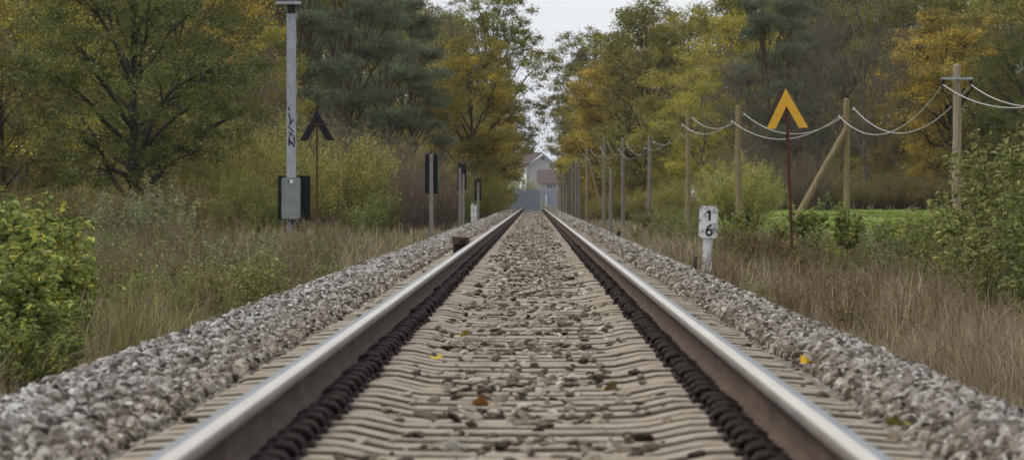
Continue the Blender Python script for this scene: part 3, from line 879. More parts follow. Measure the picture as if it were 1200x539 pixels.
def field_blades(n, seed):
    r = np.random.default_rng(seed)
    y = 1/(1/340 + r.random(n)*(1/142 - 1/340)); x = r.uniform(8.7, 42, n); z = ground_z(x, y) + .045
    h = r.uniform(.03, .09, n)*(.5 + vnoise(x, y*.3, 2.5, 31)); w = r.uniform(.015, .035, n)
    p = np.stack([x, y, z], 1); V = np.stack([p - np.stack([w, 0*w, 0*w], 1), p + np.stack([w, 0*w, 0*w], 1), p + np.stack([r.normal(size=n)*.04, r.normal(size=n)*.04, h], 1)], 1).reshape(-1, 3)
    c = pal([(.15, .215, .034), (.18, .245, .042), (.21, .25, .055), (.135, .195, .03)], n, .2, r)
    return MB().add(V, np.arange(3*n).reshape(-1, 3), np.repeat(c, 3, 0))


tag(field_blades(85000, 41).obj('field_grass', M_grass), 'short bright green grass of the field before the wood', 'grass', kind='stuff')

# ------------------------------------------------------------------ verge plants
PL_YEL = [(0.195, 0.232, 0.057), (0.247, 0.282, 0.077), (0.16, 0.201, 0.05), (0.287, 0.301, 0.077), (0.132, 0.175, 0.043), (0.172, 0.214, 0.054), (0.436, 0.402, 0.066)]
PL_GRN = [(0.226, 0.237, 0.067), (0.286, 0.282, 0.091), (0.18, 0.192, 0.051), (0.346, 0.32, 0.103), (0.16, 0.192, 0.051)]
PL_GREY = [(0.213, 0.23, 0.112), (0.269, 0.28, 0.146), (0.179, 0.196, 0.09), (0.302, 0.291, 0.123)]
PL_RED = [(0.216, 0.126, 0.066), (0.168, 0.138, 0.06), (0.264, 0.156, 0.072), (0.156, 0.156, 0.06), (0.132, 0.096, 0.06)]


def make_plant(seed, H, spread, stems, per, leaf, wid, cols, stemc, side=0, dry=False, first=.15):
    r = np.random.default_rng(seed); tb = MB(); cb = MB(); top = []
    for k in range(stems):
        ph = r.uniform(0, 6.28); q = r.random()**.6
        h = H*r.uniform(.55, 1.05)
        base = np.array((math.cos(ph)*q*spread*.35, math.sin(ph)*q*spread*.35, -.03))
        tip = np.array((math.cos(ph)*q*spread + r.normal()*.05, math.sin(ph)*q*spread + r.normal()*.05, h))
        mid = base*.5 + tip*.5 + np.array((0, 0, h*.15)) + r.normal(size=3)*.04
        pts = bez(base, mid, tip, 8)
        thin = .0045 if not dry else .0038
        tb.tube(pts, np.linspace(thin*1.5, thin*.5, 8), 4, np.array(stemc)*r.uniform(.7, 1.3), cap=False)
        lines = [(pts, 1.0)]
        for w in range(side):
            t = r.uniform(.25, .85); i = t*7; b0 = pts[int(i)]
            a = r.uniform(0, 6.28); ln = H*r.uniform(.14, .30)
            e = b0 + np.array((math.cos(a)*ln*.75, math.sin(a)*ln*.75, ln*r.uniform(.3, .9)))
            sp_ = bez(b0, (b0 + e)/2 + np.array((0, 0, -.03)), e, 5)
            tb.tube(sp_, np.linspace(thin*.9, thin*.35, 5), 3, np.array(stemc)*r.uniform(.7, 1.3), cap=False)
            lines.append((sp_, .55))
        for L_, f in lines:
            m = max(1, int(per*f*r.uniform(.7, 1.3)))
            if per <= 0: break
            t = first + (1 - first)*r.random(m) if f == 1 else r.random(m)
            i = t*(len(L_) - 1.001); ii = i.astype(int); fr = (i - ii)[:, None]
            pb = L_[ii]*(1 - fr) + L_[ii + 1]*fr
            a = r.uniform(0, 6.28, m)
            aim = np.stack([np.cos(a), np.sin(a), r.uniform(-.55, .45, m)], 1)
            cb.big_leaves(pb, aim, np.full(m, leaf), wid, pal(cols, m, .2, r)*r.uniform(.8, 1.2))
        if dry:
            m = 26
            pc = pts[-1] + r.normal(size=(m, 3))*np.array((.018, .018, .06)) - np.array((0, 0, .04))
            cb.leaves(pc, .02, .012, pal(BROWN, m, .2, r), .2)
    return tb.mesh('stems', M_bark), (cb.mesh('leaves', M_plant) if cb.n else None)


PP = {
    'hazel': [make_plant(40 + k, 1.55, .55, 13, 42, .085, .62, PL_YEL, (.12, .10, .06), side=6) for k in range(3)],
    'sallow': [make_plant(50 + k, 1.7, .66, 11, 26, .075, .5, PL_GRN + PL_YEL[:2], (.11, .09, .055), side=7) for k in range(3)],
    'stalk': [make_plant(60 + k, 1.25, .35, 8, 40, .085, .32, PL_GREY, (.32, .28, .19), side=1, first=.2) for k in range(3)],
    'weed': [make_plant(70 + k, .72, .40, 10, 24, .055, .40, PL_GRN + PL_GREY, (.18, .16, .08), side=3) for k in range(3)],
    'bramble': [make_plant(80 + k, .85, .62, 17, 30, .045, .55, PL_RED + PL_GRN[:1], (.10, .055, .04), side=5) for k in range(3)],
    'dry': [make_plant(90 + k, .95, .38, 16, 5, .03, .3, BROWN, (.17, .12, .075), side=2, dry=True) for k in range(3)],
}


def plant(kind, v, px, d, s, label, group, name, x=None):
    x = X(px, d) if x is None else x
    z = float(ground_z(x, d))
    t = thing(name, label, 'plant', (x, d, z), R.uniform(0, 6.28), group, (s, s, s*R.uniform(.92, 1.08)))
    a, b = PP[kind][v % 3]
    link('stems', a, t)
    if b: link('leaves', b, t)
    return t


cnt = 0
def row(kind, spots, label, group, name):
    global cnt
    for px, d, s in spots:
        cnt += 1
        plant(kind, cnt, px, d, s, label, group, name)


# left: leafy hazel clump by the ballast, then weeds towards the mast
row('hazel', [(30, 37, .42), (62, 39, .40), (5, 36, .5), (84, 46, .42), (14, 45, 0.9), (52, 47, 0.81), (-12, 50, 1.07), (30, 54, 0.99), (72, 50, 0.7), (2, 41, 0.75), (52, 60, 0.85), (88, 55, 0.62), (-45, 48, 1.13), (-80, 54, 1.24), (34, 42, 0.68), (66, 44, 0.54), (20, 38, 0.56), (95, 62, 0.62), (-14, 38, 0.79)],
    'leafy yellow-green hazel shoots beside the ballast', 'hazel shoots beside the ballast', 'hazel_shrub')
row('stalk', [(125, 118, 1.22), (142, 122, 1.41), (165, 125, 1.28), (182, 121, 1.54), (196, 128, 1.47), (210, 124, 1.34), (223, 130, 1.28), (152, 130, 1.28), (175, 134, 1.47), (112, 126, 1.15), (235, 128, 0.96), (205, 117, 1.15)],
    'tall pale stalk with drooping leaves before the forking oak', 'tall stalks before the forking oak', 'tall_weed')
sp_l = [(float(R.uniform(60, 420)), float(1/(R.uniform(1/150, 1/58))), float(R.uniform(.75, 1.3))) for _ in range(170)]
sp_s = [(float(R.uniform(70, 330)), float(1/(R.uniform(1/140, 1/66))), float(R.uniform(.45, .75))) for _ in range(60)]
def left_ok(px, d): return X(px, d) < -3.0 and px > 20
row('weed', [q for q in sp_l[:125] if left_ok(q[0], q[1])], 'grey-green leafy weed in the rough grass on the mast side', 'weeds on the mast side', 'leafy_weed')
row('dry', [q for q in sp_l[125:] if left_ok(q[0], q[1])], 'dry brown stalks in the rough grass on the mast side', 'dry stalks on the mast side', 'dry_weed')
row('stalk', [q for q in sp_s if left_ok(q[0], q[1])], 'short pale-stemmed weed in the rough grass on the mast side', 'pale-stemmed weeds on the mast side', 'stalky_weed')
row('sallow', [(428, 176, .95), (444, 182, 1.0), (418, 186, .8)], 'light green sapling left of the tall double board', 'saplings left of the tall double board', 'sapling')
row('weed', [(110, 78, 1.3), (135, 85, 1.2), (90, 70, 1.2), (160, 92, 1.2), (75, 64, 1.2)], 'bushy green weed next to the hazel shoots', 'weeds next to the hazel shoots', 'leafy_weed')
row('sallow', [(float(R.uniform(90, 330)), float(1/(R.uniform(1/120, 1/56))), float(R.uniform(.30, .55))) for _ in range(22)], 'low leafy shoots in the rough grass on the mast side', 'leafy shoots on the mast side', 'leafy_shoots')
# right: sallow thicket, brambles, weeds in the dry grass
row('sallow', [(1165, 66, 1.21), (1190, 62, 1.32), (1140, 70, 0.99), (1215, 66, 1.35), (1112, 74, 0.84), (1178, 76, 1.13), (1090, 80, 0.78), (1135, 82, 0.86), (1240, 70, 1.4), (1155, 60, 0.84), (1280, 74, 1.4), (1205, 58, 1.03)],
    'leafy green sallow shrub at the edge of the dry grass', 'sallow shrubs in the dry grass', 'sallow_shrub')
row('hazel', [(1000, 106, .98), (1062, 98, .70), (962, 116, .62), (1032, 112, .85), (1086, 104, .95), (905, 124, .72), (984, 92, .55), (945, 128, .95), (1016, 88, .5), (1076, 90, .72), (925, 108, .5), (878, 132, .85), (1112, 92, .8), (860, 140, .7)],
    'yellow-green shrub in front of the green field', 'shrubs in front of the green field', 'hazel_shrub')
row('stalk', [(1010, 100, .85), (1026, 104, .95), (972, 106, .8), (936, 110, .75), (1050, 90, .75), (895, 118, .8), (1092, 94, .9), (916, 130, .9)], 'upright pale-stemmed weed among the shrubs before the green field', 'pale-stemmed weeds before the green field', 'stalky_weed')
row('bramble', [(880, 104, 1.0), (900, 108, 1.05), (925, 104, .95), (918, 112, 1.05), (890, 114, 1.0), (960, 100, .9), (870, 120, 1.0), (1000, 92, .8), (1100, 84, .85), (940, 94, .85), (1040, 86, .8), (860, 128, .95)],
    'reddish brown bramble near the yellow chevron sign', 'brambles near the yellow chevron sign', 'bramble')
row('weed', [(985, 88, .9), (1010, 84, .95), (1065, 80, .9), (1045, 92, 1.1), (900, 98, .7), (850, 112, .8), (870, 110, .8), (1120, 72, .9), (1075, 90, 1.1), (1020, 100, 1.1), (885, 74, .7), (985, 72, .6), (1080, 66, .6)],
    'green weed in the dry grass before the sallow shrubs', 'weeds in the dry grass', 'leafy_weed')
row('dry', [(float(R.uniform(760, 1190)), float(1/(R.uniform(1/140, 1/52))), float(R.uniform(.55, .85))) for _ in range(46)], 'dry brown stalks in the tan grass', 'dry stalks in the tan grass', 'dry_weed')
row('bramble', [(float(R.uniform(880, 1200)), float(1/(R.uniform(1/84, 1/52))), float(R.uniform(.35, .6))) for _ in range(18)], 'small reddish bramble low in the tan grass', 'small brambles in the tan grass', 'bramble')
row('weed', [(745, 190, 1.1), (765, 200, 1.3), (785, 190, 1.3), (805, 180, 1.2), (820, 170, 1.1), (840, 165, 1.2), (775, 215, 1.4), (800, 205, 1.4)], 'green weed left of the number board', 'weeds left of the number board', 'leafy_weed')

# ------------------------------------------------------------------ telegraph poles and cables
def pole_profile(b, h, r0, r1, sides=10, seed=0):
    r = np.random.default_rng(seed)
    n = 7; t = np.linspace(0, 1, n)
    pts = np.stack([r.normal(size=n)*.008, r.normal(size=n)*.008, -.4 + (h + .4)*t], 1)
    b.tube(pts, r0 + (r1 - r0)*t, sides, smooth=True)
    b.tube([(pts[-1][0], pts[-1][1], h - .01), (pts[-1][0], pts[-1][1], h + .05)], [r1*.98, r1*.35], sides, smooth=False)


POLES = []   # (x, y, top z, attachments)
def telegraph_pole(px, ytop, d, wpx, m, label, group=None, crossarm=False, lean=0.0, brace=None, seed=0, hooks=True):
    s = F/d
    x = X(px, d); gz = float(ground_z(x, d)); top = Z(ytop, d); h = top - gz
    t = thing('telegraph_pole', label, 'pole', (x, d, gz), 0, group)
    r = wpx/s/2
    b = MB(); pole_profile(b, h, r*1.12, r*.92, seed=seed); sh = b.obj('shaft', m, t)
    t.rotation_euler[1] = lean
    att = []
    if crossarm:
        w = .40; zc = h - .34
        a = MB().box((-w, -r*.95 - .06, zc - .03), (w, -r*.95, zc + .03)); a.box((-w, r*.95, zc - .025), (w, r*.95 + .05, zc + .025)); a.obj('crossarm', M_galv, t)
        for sx in (-1, 1):
            k = MB().tube([(sx*.38, -.02, zc - .30), (sx*r*.9, -.02, zc - .72)], .018, 5); k.box((sx*.38 - .02, -.04, zc - .32), (sx*.38 + .02, 0, zc + .01)); k.obj('strut', M_iron, t)
            q = MB().tube([(sx*.36, -.03, zc - .20), (sx*.36, -.03, zc - .14), (sx*.36, -.03, zc - .08), (sx*.36, -.03, zc - .02)], [.03, .05, .035, .05], 8); q.obj('insulator', M_ink, t)
            att.append((x + sx*.36, d - .03, gz + zc - .16))
    else:
        for sx, dz in ((-1, -.62), (1, -.36)):
            k = MB().tube([(sx*r*.8, -.03, h + dz), (sx*(r + .10), -.05, h + dz), (sx*(r + .12), -.05, h + dz + .07)], .016, 5); k.obj('hook', M_iron, t)
            q = MB().tube([(sx*(r + .12), -.05, h + dz + .03), (sx*(r + .12), -.05, h + dz + .08), (sx*(r + .12), -.05, h + dz + .13)], [.022, .035, .022], 7); q.obj('insulator', M_cable, t)
            att.append((x + sx*(r + .12), d - .05, gz + h + dz + .08))
    if brace:
        bx_, bzb, bzt, br = brace
        k = MB().tube([(bx_, -.12, bzb), ((bx_ - .02)*.5, -.12, (bzb + bzt)/2 + .02), (-r*.2, -r - .02, bzt)], [br*1.1, br, br*.92], 9); k.obj('brace', m, t)
    POLES.append((t, att))
    return t


telegraph_pole(1352, 30, 100, 15, M_wood, 'weathered telegraph pole outside the sallow shrubs', seed=1)
telegraph_pole(1121, 77, 148, 10.5, M_wood, 'thick weathered telegraph pole with steel crossarm', crossarm=True, seed=2)
d2 = 180; s2 = F/d2
gz2 = float(ground_z(X(992, d2), d2))
telegraph_pole(992, 117, d2, 8, M_oldwood, 'telegraph pole propped by a slanting brace pole', seed=3,
               brace=((930 - 992)/s2, Z(262, d2) - gz2, Z(152, d2) - gz2, 4/s2))
telegraph_pole(865, 125, 206, 7, M_oldwood, 'brown telegraph pole in front of the round willow bush', seed=4)
telegraph_pole(806, 131, 232, 5.6, M_oldwood, 'slender brown telegraph pole left of the round willow bush', seed=5)
telegraph_pole(761, 160, 262, 4.8, M_greypole, 'grey telegraph pole among bushes below the large olive-gold oak', seed=6)
telegraph_pole(730, 163, 292, 4.2, M_greypole, 'thin grey telegraph pole under the large olive-gold oak', seed=7)
telegraph_pole(708, 162, 325, 4.0, M_greypole, 'thin grey telegraph pole behind the leaning grey stake', seed=8)
telegraph_pole(688, 171, 362, 3.8, M_oldwood, 'far telegraph pole with a long slanting brace', seed=9, brace=(17*362/F, Z(245, 362) - float(ground_z(X(688, 362), 362)), Z(180, 362) - float(ground_z(X(688, 362), 362)), .085))
for k, (px, yt, d) in enumerate(((679, 186, 395), (675.5, 191, 410), (671.5, 188, 430), (668, 195, 452), (664.5, 196, 480), (661, 200, 515), (657.5, 204, 560), (655, 206, 610))):
    telegraph_pole(px, yt, d, 3.2, M_greypole, 'far grey telegraph pole in the tight row beside the track', 'far telegraph poles in a tight row', seed=20 + k)


def cable(a, b, sag, rad, label, group):
    a = np.array(a); b = np.array(b); t = np.linspace(0, 1, 25)[:, None]
    pts = a + (b - a)*t; pts[:, 2] -= (4*t*(1 - t))[:, 0]*sag
    o = MB().tube(pts - a, rad, 6).obj('overhead_cable', M_cable if rad > .0121 else M_cable2, None, tuple(a))
    tag(o, label, 'cable', group)


cl = ['white cable sagging from the crossarm pole over the sallow shrubs', 'white cable sagging between the propped pole and the crossarm pole', 'white cable sagging behind the yellow chevron sign', 'white cable sagging across the top of the round willow bush',
      'white cable between the slender brown pole and the grey pole', 'white cable between the grey poles under the olive-gold oak', 'thin white cable between the two thinnest grey poles', 'thin far cable running to the braced far pole']
sg = [.75, .90, .68, .42, .42, .5, .55, .5]
for i in range(8):
    for k in (0, 1):
        cable(POLES[i][1][k], POLES[i + 1][1][k], sg[i]*(1.0 if k == 0 else 1.12), .0128 if i < 3 else .0122 if i == 3 else .011, cl[i], 'cable pair %s' % ('over the shrubs', 'at the propped pole', 'behind the chevron', 'over the willow', 'to the grey pole', 'under the oak', 'of the thin poles', 'to the far pole')[i])

# ------------------------------------------------------------------ signs and trackside objects
def chevron(px, yapex, yarm, halfw, d, bandpx, basey, mface, label, ptop, dark=False):
    s = F/d; x = X(px, d); gz = float(ground_z(x, d)) if basey is None else Z(basey, d)
    gz = min(gz, float(ground_z(x, d)))
    t = thing('chevron_sign', label, 'sign', (x, d, gz))
    za = Z(yapex, d) - gz; zl = Z(yarm, d) - gz; w = halfw/s; bd = bandpx/s
    def arm(sg_):
        dirx, dirz = sg_*w, zl - za; L = math.hypot(dirx, dirz)
        # board cut flat at the foot, mitred at the apex
        hw = bd*L/abs(dirz)
        out_ = [(0, za), (sg_*w, zl), (sg_*(w - hw), zl), (0, za - hw*abs(dirz)/w)]
        if sg_ < 0: out_ = out_[::-1]
        return out_
    for sg_ in (-1, 1):
        MB().prism(arm(sg_), -.035, -.012).obj('arm_board', mface, t)
    if dark:
        MB().prism([(-w*.42, za - (za - zl)*.42 - .02), (0, za + .0), (w*.42, za - (za - zl)*.42 - .02)][::-1], -.03, -.005).obj('apex_plate', mface, t)
        MB().box((-.22, -.06, za - (za - zl)*.42 - .05), (.22, -.036, za - (za - zl)*.42 - .02)).obj('clamp_bar', M_rust, t)
    pz = Z(ptop, d) - gz
    b = MB(); zz = np.array((-.4, pz))
    pf = [(-.028, -.011), (.028, -.011), (.028, .0), (.006, .0), (.006, .045), (-.006, .045), (-.006, 0), (-.028, 0)]
    V = [(p[0], p[1], z) for z in zz for p in pf]
    b.add(V, [(i, (i + 1) % 8, 8 + (i + 1) % 8, 8 + i) for i in range(8)])
    b.add(V[8:], [(0, 1, 2, 7), (3, 4, 5, 6)])
    b.obj('post', M_rust, t)
    return t


c1 = chevron(929.5, 104, 150.5, 24.5, 102, 9.5, None, M_yellow, 'bright yellow chevron sign on a thin rusty post', 118)
c1.rotation_euler[1] = math.radians(-2.3)
chevron(371.5, 129.5, 165, 20.5, 160, 8.2, None, M_black, 'black-backed chevron sign on a thin rusty post beside the mast', 132, dark=True)

# mast with cabinet and board
d = 166; s = F/d; x = X(341.5, d); gz = float(ground_z(x, d))
mast = thing('signal_mast', 'tall galvanised mast with graffiti and a green-grey cabinet', 'mast', (x, d, gz))
H_ = Z(8, d) - gz; w = 5.4/s
b = MB(); b.box((-w, -.10, -.4), (w, -.085, H_)); b.box((-w, .085, -.4), (w, .10, H_)); b.box((-w*.25, -.085, -.4), (w*.25, .085, H_)); b.obj('shaft', M_galv, mast)
MB().box((-w - .30, -.22, H_ + .06), (w + .14, .2, H_ + .15)).obj('platform', M_galv, mast)
MB().box((-w*.9, -.13, H_ - .20), (w*.9, .13, H_ + .06)).obj('bracket', M_iron, mast)
b = MB()
zc0, zc1 = Z(257, d) - gz, Z(208, d) - gz; cw = 11/s
pr_ = [(-cw, zc0 + .05), (-cw + .05, zc0), (cw - .05, zc0), (cw, zc0 + .05), (cw, zc1 - .05), (cw - .05, zc1), (-cw + .05, zc1), (-cw, zc1 - .05)]
b.prism(pr_, -.42, -.12); cab = b.obj('cabinet', M_cab, mast)
b = MB(); pr2 = [(p[0]*.93, (p[1] - (zc0 + zc1)/2)*.965 + (zc0 + zc1)/2) for p in pr_]; b.prism(pr2, -.434, -.42); b.obj('cabinet_door', M_cab, cab)
MB().box((-.03, -.446, zc1 - .17), (.07, -.4345, zc1 - .07)).obj('white_label', M_white, cab)
MB().box((-.09, -.4375, zc1 - .16), (-.05, -.4345, zc1 - .09)).obj('lock', M_iron, cab)
b = MB().box((-16/s, .12, Z(258, d) - gz), (22/s, .15, Z(206, d) - gz)); b.box((-.2, .10, Z(250, d) - gz), (.2, .12, Z(247, d) - gz)); b.obj('back_board', M_black, mast)
b = MB(); b.tube([(.12, -.25, zc0), (.22, -.22, zc0 - .3), (.38, -.2, -.15)], .028, 6); b.tube([(.02, -.25, zc0), (.10, -.22, zc0 - .35), (.2, -.2, -.15)], .028, 6); b.tube([(.20, -.25, zc0 + .45), (.29, -.2, zc0), (.42, -.15, -.1)], .02, 6); b.obj('conduit', M_ink, mast)
for zz in np.linspace(H_*.50, H_*.95, 5): MB().box((w, -.07, zz), (w + .035, .02, zz + .16)).obj('step_bracket', M_galv, mast)
b = MB()
def gz_(py): return Z(py, d) - gz
for st in ([(338.6, 126), (338.8, 130)], [(338.2, 133), (340.5, 141), (340, 146)], [(344, 140), (341, 145), (338.5, 149), (341.5, 152), (344.5, 155), (340, 157), (338, 155)],
           [(338.5, 160), (342, 157.5), (345, 160), (344, 163)], [(339, 161), (338.6, 171)], [(339, 163), (342, 170), (341, 166), (345, 173), (345, 162)]):
    pts = [((p[0] - 341.5)/s, -.1035, gz_(p[1])) for p in st]
    b.tube(pts, .021, 6)
b.V = [np.stack([v[:, 0], -.1015 + (v[:, 1] + .1035)*.12, v[:, 2]], 1) for v in b.V]
b.obj('graffiti', M_ink, mast)


def board_sign(px, y0, y1, w, d, postpx, label, posts=1, ptop=None, basey=None, name='board_sign', pw=4):
    s = F/d; x = X(px, d); gz = float(ground_z(x, d))
    if abs(x) < 3.1: gz = max(gz, float(bed_z(x, d)))
    t = thing(name, label, 'sign', (x, d, gz))
    z0, z1 = Z(y0, d) - gz, Z(y1, d) - gz
    MB().box((-w/2/s, .045, z1), (w/2/s, .065, z0)).obj('board', M_black, t)
    pz = z0 if ptop is None else Z(ptop, d) - gz
    offs = [postpx/s] if posts == 1 else [(-1.9 + postpx)/s, (2.0 + postpx)/s]
    for k, ox in enumerate(offs):
        b = MB(); hw = pw/s/2/(1 if posts == 1 else 1.35)
        zt = pz if k == 0 else pz - 7/s
        b.box((ox - hw, -.04, -.4), (ox + hw, -.02, zt)); b.box((ox - hw, -.02, -.4), (ox - hw*.6, .045, zt)); b.box((ox + hw*.6, -.02, -.4), (ox + hw, .045, zt)); b.obj('post', M_greymetal, t)
    for zz in (.2, .8):
        MB().box((-w/2.3/s, .022, z1 + (z0 - z1)*zz), (w/2.3/s, .0445, z1 + (z0 - z1)*zz + .05)).obj('rail_bracket', M_black, t)
    return t


M_greymetal = rough_mat('dull_grey_post', [(0.3, (.14, .125, .11)), (0.6, (.22, .20, .18)), (0.8, (.28, .265, .24))], 8, .7, .2, 30, stretch=(4, 4, 1))
board_sign(505.5, 181, 227, 15, 172, 0, 'tall black double board on a grey post beside a bare shrub', pw=4.2)
board_sign(541.5, 192, 223, 10, 262, -.6, 'black board carried by two grey posts', posts=2, ptop=197, pw=4)
board_sign(560, 209, 235, 8.5, 300, .3, 'small black board next to two stubby whitewashed stakes', ptop=214, pw=2.8)
# far funnel-shaped board
dd = 520; s = F/dd; x = X(591, dd); gz = float(max(ground_z(x, dd), bed_z(x, dd)))
t = thing('tapered_sign', 'tiny dark tapered board at the far end of the track', 'sign', (x, dd, gz))
MB().prism([(-.33, Z(213, dd) - gz), (.33, Z(213, dd) - gz), (.12, Z(222, dd) - gz), (-.12, Z(222, dd) - gz)][::-1], -.02, .02).obj('board', M_black, t)
MB().tube([(0, .04, -.3), (0, .04, Z(214, dd) - gz)], .05, 6).obj('post', M_greymetal, t)
for px, yt, dd, wd in ((553.5, 238, 298, 3.2), (557.2, 240, 296, 3.2)):
    s = F/dd; x = X(px, dd); gz = float(bed_z(x, dd)) if abs(x) < 2.95 else float(ground_z(x, dd)); hw = wd/s/2
    b = MB(); b.prism([(-hw, -.3), (hw, -.3), (hw, Z(yt, dd) - gz - .05), (0, Z(yt, dd) - gz), (-hw, Z(yt, dd) - gz - .05)][::-1], -hw*.7, hw*.7)
    tag(b.obj('marker_stake', M_white, None, (x, dd, gz)), 'stubby whitewashed stake beside the small black board', 'stake', 'stubby whitewashed stakes')

# hectometre board "1 / 6"
d = 97; s = F/d; x = X(828, d); gz = float(ground_z(x, d)); gz = min(gz, Z(312, d))
km = thing('number_board', 'peeling white distance board numbered 1 over 6', 'sign', (x, d, gz))
km.rotation_euler[1] = math.radians(1.6)
def hz(py): return Z(py, d) - gz
pw_ = 5.6/s
MB().box((-pw_, -.02, -.3), (pw_, .02, hz(277))).obj('post', M_white, km)
a_, c_ = 11/s, 3.2/s
MB().prism([(-a_, hz(279) + c_), (-a_ + c_, hz(279)), (a_ - c_, hz(279)), (a_, hz(279) + c_), (a_, hz(241.5) - c_), (a_ - c_, hz(241.5)), (-a_ + c_, hz(241.5)), (-a_, hz(241.5) - c_)], -.045, -.0205).obj('plate', M_white, km)
def stroke(pts, wid, name):
    pts = np.array([((p[0] - 828)/s, hz(p[1])) for p in pts]); n = len(pts)
    tn = np.gradient(pts, axis=0); tn /= np.linalg.norm(tn, axis=1, keepdims=True)
    nm = np.stack([-tn[:, 1], tn[:, 0]], 1)*wid/2/s
    A, B = pts + nm, pts - nm
    V = [(p[0], yy, p[1]) for yy in (-.0475, -.044) for q in (A, B) for p in q]
    Fq = []
    for i in range(n - 1):
        Fq += [(i, i + 1, n + i + 1, n + i), (i, 2*n + i, 2*n + i + 1, i + 1), (n + i, n + i + 1, 3*n + i + 1, 3*n + i)]
    Fq += [(0, n, 3*n, 2*n), (n - 1, 3*n - 1, 4*n - 1, 2*n - 1)]
    return MB().add(V, Fq).obj(name, M_ink, km)
th = np.linspace(0, 2*pi, 17)
one = stroke([(826.2, 249.6), (828.4, 247.4), (829.3, 247.0), (829.4, 252), (829.4, 258.6)], 2.5, 'numeral_one')
six = stroke([(832.0, 263.2), (829.0, 264.8), (826.6, 268.6), (826.0, 272.2)] + [(829.2 - 3.2*math.cos(a), 272.4 + 3.4*math.sin(a)) for a in th], 2.1, 'numeral_six')

# concrete post, stakes, block
dd = 232; s = F/dd; x = X(714.5, dd); gz = float(ground_z(x, dd))
b = MB(); r_ = 2.2/s; h = Z(198, dd) - gz
b.tube([(0.03, 0, -.3), (.01, 0, h*.5), (0, 0, h - .15), (0, 0, h)], [r_*1.15, r_, r_*.95, r_*.4], 8, smooth=False)
o = b.obj('wooden_stake', M_greypole, None, (x, dd, gz)); tag(o, 'leaning grey wooden stake standing alone in dry grass', 'stake'); o.rotation_euler[1] = math.radians(1.2)
for px, yt, dd, hh, lab in ((725, 271, 128, .30, 'short dark stump at the ballast edge beyond the number board'), (814.5, 301, 84, .28, 'short dark stump at the foot of the number board')):
    s = F/dd; x = X(px, dd); gz = float(max(bed_z(x, dd) if x < 2.6 else -9, ground_z(x, dd)))
    zt = Z(yt, dd) - gz
    b = MB().tube([(0, 0, -.2), (0, 0, zt*.6), (.004, 0, zt)], [3.4/s*.8, 3.4/s*.75, 3.4/s*.62], 7, smooth=False)
    tag(b.obj('stump', M_iron, None, (x, dd, gz)), lab, 'stump')
dd = 150; s = F/dd
xk = X(141, 62); gk = float(ground_z(xk, 62))
o = MB().tube([(0, 0, -.2), (.01, 0, .6), (0, 0, Z(318, 62) - gk)], .011, 6).obj('iron_rod', M_iron, None, (xk, 62, gk)); tag(o, 'thin dark iron rod stuck in the grass beside the hazel shoots', 'rod')

M_block = rough_mat('brown_block', [(0.3, (.05, .034, .024)), (0.6, (.09, .062, .045)), (0.8, (.14, .10, .075))], 14, .85, .4, 40)
# brown metal block beside the left rail
dd = 74; s = F/dd; x = X(540, dd); gz = float(bed_z(x, dd)) 
z0_ = Z(291, dd) - gz
t = thing('rail_block', 'dark brown rusty block resting on the ballast beside the rail', 'block', (x, dd, gz))
MB().prism([(-8/s, 0), (8/s, 0), (9/s, z0_ + .03), (7.5/s, z0_ + 5/s), (-8/s, z0_ + 5/s), (-9/s, z0_ + .02)][::-1], -.14, .14).obj('lower_body', M_iron, t)
MB().prism([(-10/s, z0_ + 5.2/s), (9.5/s, z0_ + 5.2/s), (10.5/s, z0_ + 8/s), (9.5/s, z0_ + 13/s), (-10/s, z0_ + 13.5/s), (-10.5/s, z0_ + 9/s)][::-1], -.17, .17).obj('cap', M_block, t)
MB().box((-.02, -.20, z0_ + 8/s), (.06, -.17, z0_ + 10/s)).obj('bolt', M_iron, t)

# fallen leaves
M_yl = plain_attr_mat('fallen_leaf')
for px, py, zz, c, lab in ((944, 427, -.15, (.62, .36, .03), 'orange-yellow fallen leaf on the ballast shoulder by the right-hand sleepers'), (513, 421, -.185, (.6, .42, .04), 'yellow fallen leaf on the sleepers between the rails'), (545, 395, -.185, (.5, .4, .08), 'pale yellow fallen leaf near the middle of the track'),
                           (1052, 500, -.14, (.28, .27, .06), 'greenish fallen leaf at the sleeper ends'), (759, 360, -.15, (.45, .28, .05), 'tan fallen leaf beside the inner rail foot'), (716, 458, -.185, (.36, .27, .11), 'brown fallen leaf on a sleeper between the rails'), (566, 476, -.185, (.45, .2, .05), 'rust-coloured fallen leaf in the track middle')):
    dd = (CZ - zz)*F/(py - VY); x = X(px, dd)
    n = 9; th = np.linspace(0, 2*pi, n, endpoint=False)
    rr = np.array([.05, .03, .045, .028, .05, .028, .045, .03, .035])*.9
    V = np.stack([rr*np.cos(th), rr*np.sin(th), .018 + .012*np.sin(th*2)], 1); V = np.vstack([V, [[0, 0, .008]]])
    b = MB().add(V, [(i, (i + 1) % n, n) for i in range(n)], c)
    o = b.obj('fallen_leaf', M_yl, None, (x, dd, zz)); o.rotation_euler = (-.35, .2, R.uniform(0, 6)); tag(o, lab, 'leaf')

# ------------------------------------------------------------------ the far end: gate and houses
dd = 575; s = F/dd; x = X(611, dd); gz = float(ground_z(x, dd))
t = thing('metal_gate', 'blue-grey metal gate closing the far end of the track', 'gate', (x, dd, gz))
zt = Z(222, dd) - gz
for k in range(14):
    xx = -22/s + k*44/s/13.0
    b = MB(); b.box((xx - .125, -.02, .05), (xx + .125, .02, zt)); b.box((xx - .05, -.06, .05), (xx + .05, -.02, zt)); b.obj('panel', M_bluegrey, t)
MB().box((-23/s, .02, zt*.5), (23/s, .08, zt*.5 + .12)).obj('cross_rail', M_galv, t)
for sx in (-1, 1): MB().box((sx*23.5/s - .12, -.1, -.3), (sx*23.5/s + .12, .14, zt + .15)).obj('gate_post', M_galv, t)

